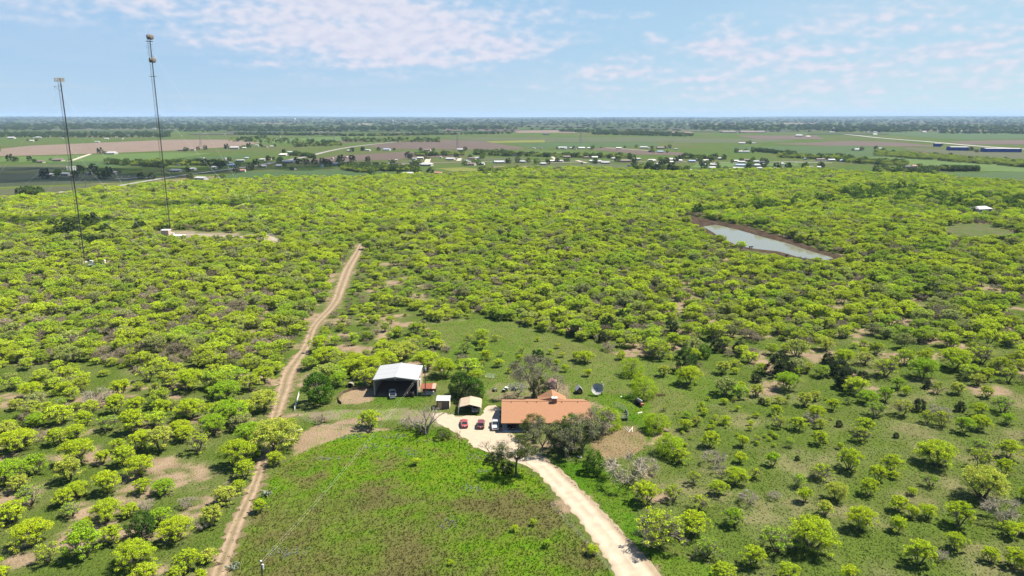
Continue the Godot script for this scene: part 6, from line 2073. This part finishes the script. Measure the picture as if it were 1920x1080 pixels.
func build_village() -> void:
	rng.seed = 808
	var list := {
		"w": [210, 289, 20, 125, 329, 22, 218, 326, 6, 22, 260, 14, 72, 259, 12, 183, 267, 11, 330, 322, 24, 407, 310, 22, 450, 303, 19, 492, 301, 12, 440, 279, 20, 482, 274, 8, 510, 276, 8, 378, 337, 26, 494, 314, 12, 523, 313, 12, 542, 305, 22, 630, 309, 16, 589, 273, 7, 645, 307, 14, 864, 282, 16, 800, 311, 26, 765, 328, 23, 845, 300, 20, 895, 298, 14, 933, 288, 8, 952, 288, 8, 655, 284, 10, 776, 265, 8, 858, 329, 8, 920, 331, 10, 1018, 309, 14, 1050, 304, 14, 1055, 279, 18, 1070, 279, 6, 1207, 278, 16, 1119, 305, 18, 1135, 307, 18, 1195, 300, 14, 1228, 310, 14, 1350, 299, 12, 1390, 306, 16, 1320, 311, 8, 1337, 311, 14, 1335, 317, 16, 1384, 318, 22, 1424, 318, 12, 1453, 318, 10, 1597, 301, 8, 1388, 286, 12, 1391, 270, 14, 1413, 270, 8, 1498, 256, 16, 1560, 249, 10, 1648, 280, 10, 1628, 248, 6, 1641, 249, 8, 1665, 242, 6, 1680, 246, 8, 1745, 240, 8, 1732, 249, 10, 1802, 247, 8, 1882, 246, 6, 1838, 396, 36, 290, 242, 8, 240, 255, 10, 1705, 241, 6, 1005, 231, 4],
		"c": [95, 330, 12, 362, 319, 12, 402, 316, 10, 367, 309, 9, 532, 292, 18, 788, 298, 15, 786, 327, 9, 1035, 304, 12, 1222, 303, 18, 1260, 301, 18, 1275, 303, 8, 1258, 306, 8, 1090, 279, 15, 1105, 279, 10, 1160, 279, 12, 1110, 304, 9, 1115, 297, 13, 1380, 304, 10, 1323, 303, 11, 1270, 321, 11, 1290, 322, 13, 1366, 321, 6, 60, 265, 9, 200, 261, 8, 458, 279, 8, 1640, 253, 9, 1515, 257, 9],
		"g": [545, 287, 14, 935, 306, 22, 903, 309, 13, 966, 293, 10, 980, 305, 15, 1418, 305, 13, 1418, 312, 17, 1558, 302, 16, 1400, 286, 11, 1607, 282, 13, 1535, 316, 8, 1470, 318, 9, 690, 283, 11, 1150, 299, 9],
		"b": [77, 305, 15, 110, 302, 22, 340, 283, 14, 362, 282, 10, 505, 300, 10, 498, 276, 9, 749, 309, 14, 802, 283, 14, 883, 310, 20, 885, 299, 18, 1238, 279, 17, 1063, 296, 17, 1172, 304, 24, 1308, 301, 13, 1400, 302, 13, 1517, 316, 14, 1538, 301, 18, 1365, 249, 34, 1410, 249, 56, 1217, 317, 13, 1099, 297, 13],
		"s": [437, 312, 19, 725, 282, 16, 1238, 286, 14, 1297, 304, 15, 1388, 312, 23, 1578, 303, 13], "k": [167, 328, 13, 551, 319, 8, 1024, 253, 13, 1182, 313, 10, 1197, 315, 10, 1219, 285, 8, 412, 336, 8, 1430, 306, 9, 1249, 321, 7, 1700, 315, 14], "r": [454, 322, 14, 822, 327, 17, 560, 305, 9, 1713, 314, 12], "B": [1795, 282, 31, 1876, 285, 62, 1757, 275, 11]}
	var feet := []
	for style in list:
		var a: Array = list[style]
		for i in range(0, a.size(), 3):
			far_house(a[i], a[i + 1], a[i + 2], style)
			feet.append([a[i], a[i + 1], a[i + 2], {"w": "white", "c": "cream", "g": "grey", "b": "brown", "s": "blue-grey", "k": "dark", "r": "rust-brown", "B": "blue-walled warehouse"}[style]])
	# small sheds and trailers standing between the houses
	rng.seed = 818
	for k in 80:
		var zone: Array = [[850, 1600, 297, 319], [330, 640, 298, 316], [640, 900, 296, 312], [1000, 1280, 277, 281], [0, 330, 253, 262], [330, 640, 240, 258], [1300, 1900, 238, 250]][k % 7]
		var u := rng.randf_range(zone[0], zone[1])
		var v := rng.randf_range(zone[2], zone[3])
		var p := spot(u, v)
		var o := thing("small_shed", "%s-roofed little shed %s" % [["white", "grey", "brown"][k % 3], ["among the village houses", "by the county road houses", "near the village street bend", "across the brown field", "by the dark woods beyond the masts", "on the plain past the tan field", "on the plain by the highway"][k % 7]], "shed", p, rng.randf() * PI, "small sheds among the houses")
		var w := rng.randf_range(4.0, 8.0)
		one_box("wall", Vector3(0, 1.3, 0), Vector3(w, 2.6, 4.0), mats[["far_wall_w", "far_wall_g", "far_wall_b"][rng.randi() % 3]], o)
		for s in [-1, 1]:
			var r := Shape.new()
			r.slab([Vector3(-w * 0.54, 3.4, 0), Vector3(w * 0.54, 3.4, 0), Vector3(w * 0.54, 2.5, s * 2.4), Vector3(-w * 0.54, 2.5, s * 2.4)], Vector3(0, -0.1, 0))
			part("roof", r, mats[["roof_white", "roof_grey", "roof_brown"][k % 3]], o)
	# dark trees standing by the houses, one by one
	var leafm: Material = mats["spring_leaves"]
	var woodm: Material = mats["grey_bark"]
	var models := []
	for k in 3:
		models.append(ready_model(dense_tree(700 + k, 8.0, 7.0, 60, 30, 0.7, [Color(0.045, 0.07, 0.018), Color(0.075, 0.11, 0.022), Color(0.12, 0.19, 0.022)][k], 0.1), woodm, leafm))
	rng.seed = 909
	var n := 0
	for f in feet:
		if f[1] < 262.0 or f[1] > 345.0: continue
		for k in 2:
			if rng.randf() < 0.25: continue
			var p := spot(f[0] + f[2] * rng.randf_range(0.5, 1.1) * (1 if rng.randf() < 0.5 else -1), f[1] + rng.randf_range(-1.0, 1.2))
			var s := rng.randf_range(0.7, 1.5)
			var kind := rng.randi() % 3
			plant("village_tree", "%s %s tree by a %s %s" % ["tall" if s > 1.1 else "low", ["dark green", "olive green", "fresh green"][kind], f[3] + ("" if f[3].ends_with("house") else "-roofed house"), "on the village street" if f[1] > 295.0 and f[0] > 640.0 else ("by the county road" if f[1] > 295.0 else "beyond the ploughed fields")], "tree", "trees among the far houses", models[kind], p, Vector3(s, s, s), rng.randf() * TAU)
			n += 1
	for q in [[190, 335], [200, 336], [150, 326], [175, 324], [85, 335], [140, 333], [265, 336], [285, 337], [204, 327], [425, 279], [385, 281], [467, 277], [560, 308], [575, 309], [590, 309], [605, 310], [470, 320], [480, 310], [690, 304], [640, 303], [660, 304], [765, 296], [770, 299], [680, 283], [710, 283], [855, 298], [1230, 322], [1215, 322], [1260, 322], [1455, 317], [1478, 318], [1190, 308], [1240, 313], [20, 303], [30, 303], [55, 302], [188, 288]]:
		var s := rng.randf_range(1.2, 1.9)
		plant("village_tree", "%s dark farm tree %s" % ["broad" if s > 1.55 else "rounded", "in the farm group beyond the masts" if q[0] < 300 else ("near the county road houses" if q[0] < 720 else "at the village edge")], "tree", "trees among the far houses", models[0], spot(q[0], q[1]), Vector3(s, s, s), rng.randf() * TAU)
	# water towers
	for q in [[553, 232, 10.0, "white water tower on a slim stem far across the plain"], [737, 233, 8.0, "pale water tower near the distant sand pits"], [919, 226.5, 5.0, "faint white water tower near the horizon"], [993, 227.5, 5.0, "faint water tower above the blue woods"], [1562, 246, 7.0, "pale grain silo beside the farm sheds"]]:
		var p := spot(q[0], q[1])
		var h: float = q[2] * reach(p) / FOCAL
		var o := thing("water_tower", q[3], "water tower", p)
		var s := Shape.new()
		s.lathe(Vector3.ZERO, Vector3.UP, [Vector2(h * 0.09, 0), Vector2(h * 0.05, h * 0.1), Vector2(h * 0.05, h * 0.66)], 12)
		part("stem", s, paint("tower_white", 0.525, 0.532, 0.546, 0.6), o)
		var t := Shape.new()
		t.lathe(Vector3.ZERO, Vector3.UP, [Vector2(h * 0.05, h * 0.64), Vector2(h * 0.17, h * 0.74), Vector2(h * 0.19, h * 0.84), Vector2(h * 0.14, h * 0.95), Vector2(0, h)], 14)
		part("tank", t, mats["tower_white"], o)


# drifting clouds above the frame: they shade the fields as in the photograph
func build_clouds() -> void:
	var m := paint("thin_cloud", 0.8, 0.8, 0.82, 1.0)
	m.transparency = BaseMaterial3D.TRANSPARENCY_ALPHA
	m.albedo_color.a = 0.36
	var up := 800.0
	var drift := Vector3(0.49, 0.86, -0.13) * (up / 0.86)
	var n := FastNoiseLite.new()
	n.seed = 15
	n.frequency = 0.9
	n.fractal_octaves = 4
	for c in [[120, 326, 560, 330, "ragged fair-weather cloud over the farm fields beyond the masts"], [520, 310, 360, 260, "ragged cloud over the county road houses"], [60, 421, 180, 34, "narrow strip of cloud over the brush by the masts"], [380, 388, 170, 46, "small cloud drifting over the brush behind the masts"], [1130, 338, 420, 26, "thin cloud streak over the brush by the village"]]:
		var at := spot(c[0], c[1]) + drift
		var o := MeshInstance3D.new()
		o.name = numbered("cloud")
		var s := Shape.new()
		var rings := []
		for i in 15:
			var el := PI * (i / 14.0 - 0.5)
			var row := PackedVector3Array()
			for k in 40:
				var az := TAU * k / 40.0
				var d := Vector3(cos(el) * cos(az), sin(el), cos(el) * sin(az))
				var f := 0.72 + 0.75 * n.get_noise_3d(d.x * 1.6 + c[0], d.y * 1.6, d.z * 1.6)
				row.append(Vector3(d.x * c[2] * 0.5 * f, d.y * 34.0 * f, d.z * c[3] * 0.5 * f))
			rings.append(row)
		s.loft(rings)
		o.mesh = s.mesh(m, true)
		add_child(o)
		o.position = at
		tag(o, c[4], "cloud")


func _ready() -> void:
	# camera
	var cam := Camera3D.new()
	cam.name = "camera"
	add_child(cam)
	cam.position = Vector3(0, EYE, 0)
	cam.rotation.x = -PITCH
	cam.fov = rad_to_deg(2.0 * atan(540.0 / FOCAL))
	cam.near = 1.0
	cam.far = 60000.0
	cam.current = true
	# sky, haze, exposure
	var env := Environment.new()
	env.background_mode = Environment.BG_SKY
	var pano := PanoramaSkyMaterial.new()
	pano.panorama = ImageTexture.create_from_image(sky_picture())
	var sky := Sky.new()
	sky.sky_material = pano
	env.sky = sky
	env.tonemap_mode = Environment.TONE_MAPPER_LINEAR
	env.tonemap_exposure = 2.65
	env.background_energy_multiplier = 0.378
	env.fog_enabled = true
	env.fog_density = 0.000036
	env.fog_light_color = Color(0.72, 0.84, 1.0)
	env.sdfgi_enabled = true
	env.ssao_enabled = true
	env.ssil_enabled = true
	var we := WorldEnvironment.new()
	we.name = "world"
	we.environment = env
	add_child(we)
	# sun: high on the right, a little beyond the house
	var sun := DirectionalLight3D.new()
	sun.name = "sun"
	add_child(sun)
	var to_sun := Vector3(0.49, 0.86, -0.13)
	sun.look_at_from_position(Vector3.ZERO, -to_sun, Vector3.UP)
	sun.light_energy = 1.6
	sun.light_color = Color(1.0, 0.965, 0.90)
	sun.light_angular_distance = 0.5
	sun.shadow_enabled = true
	sun.directional_shadow_max_distance = 1500.0
	# noises of the land
	noise_a.seed = 3; noise_a.frequency = 0.012; noise_a.fractal_octaves = 3
	noise_b.seed = 11; noise_b.frequency = 0.045; noise_b.fractal_octaves = 3
	noise_c.seed = 17; noise_c.frequency = 0.22; noise_c.fractal_octaves = 3
	noise_cell.seed = 4; noise_cell.noise_type = FastNoiseLite.TYPE_CELLULAR
	noise_cell.cellular_return_type = FastNoiseLite.RETURN_CELL_VALUE
	noise_cell.frequency = 0.0022
	water_edge = pond_outline()
	build_land()
	build_clouds()
	build_barn()
	build_shed_and_carport()
	build_house()
	build_masts()
	build_brush()
	build_house_trees()
	build_village()
	build_vehicles()
	build_yard()
	build_cattle()
	build_grass()
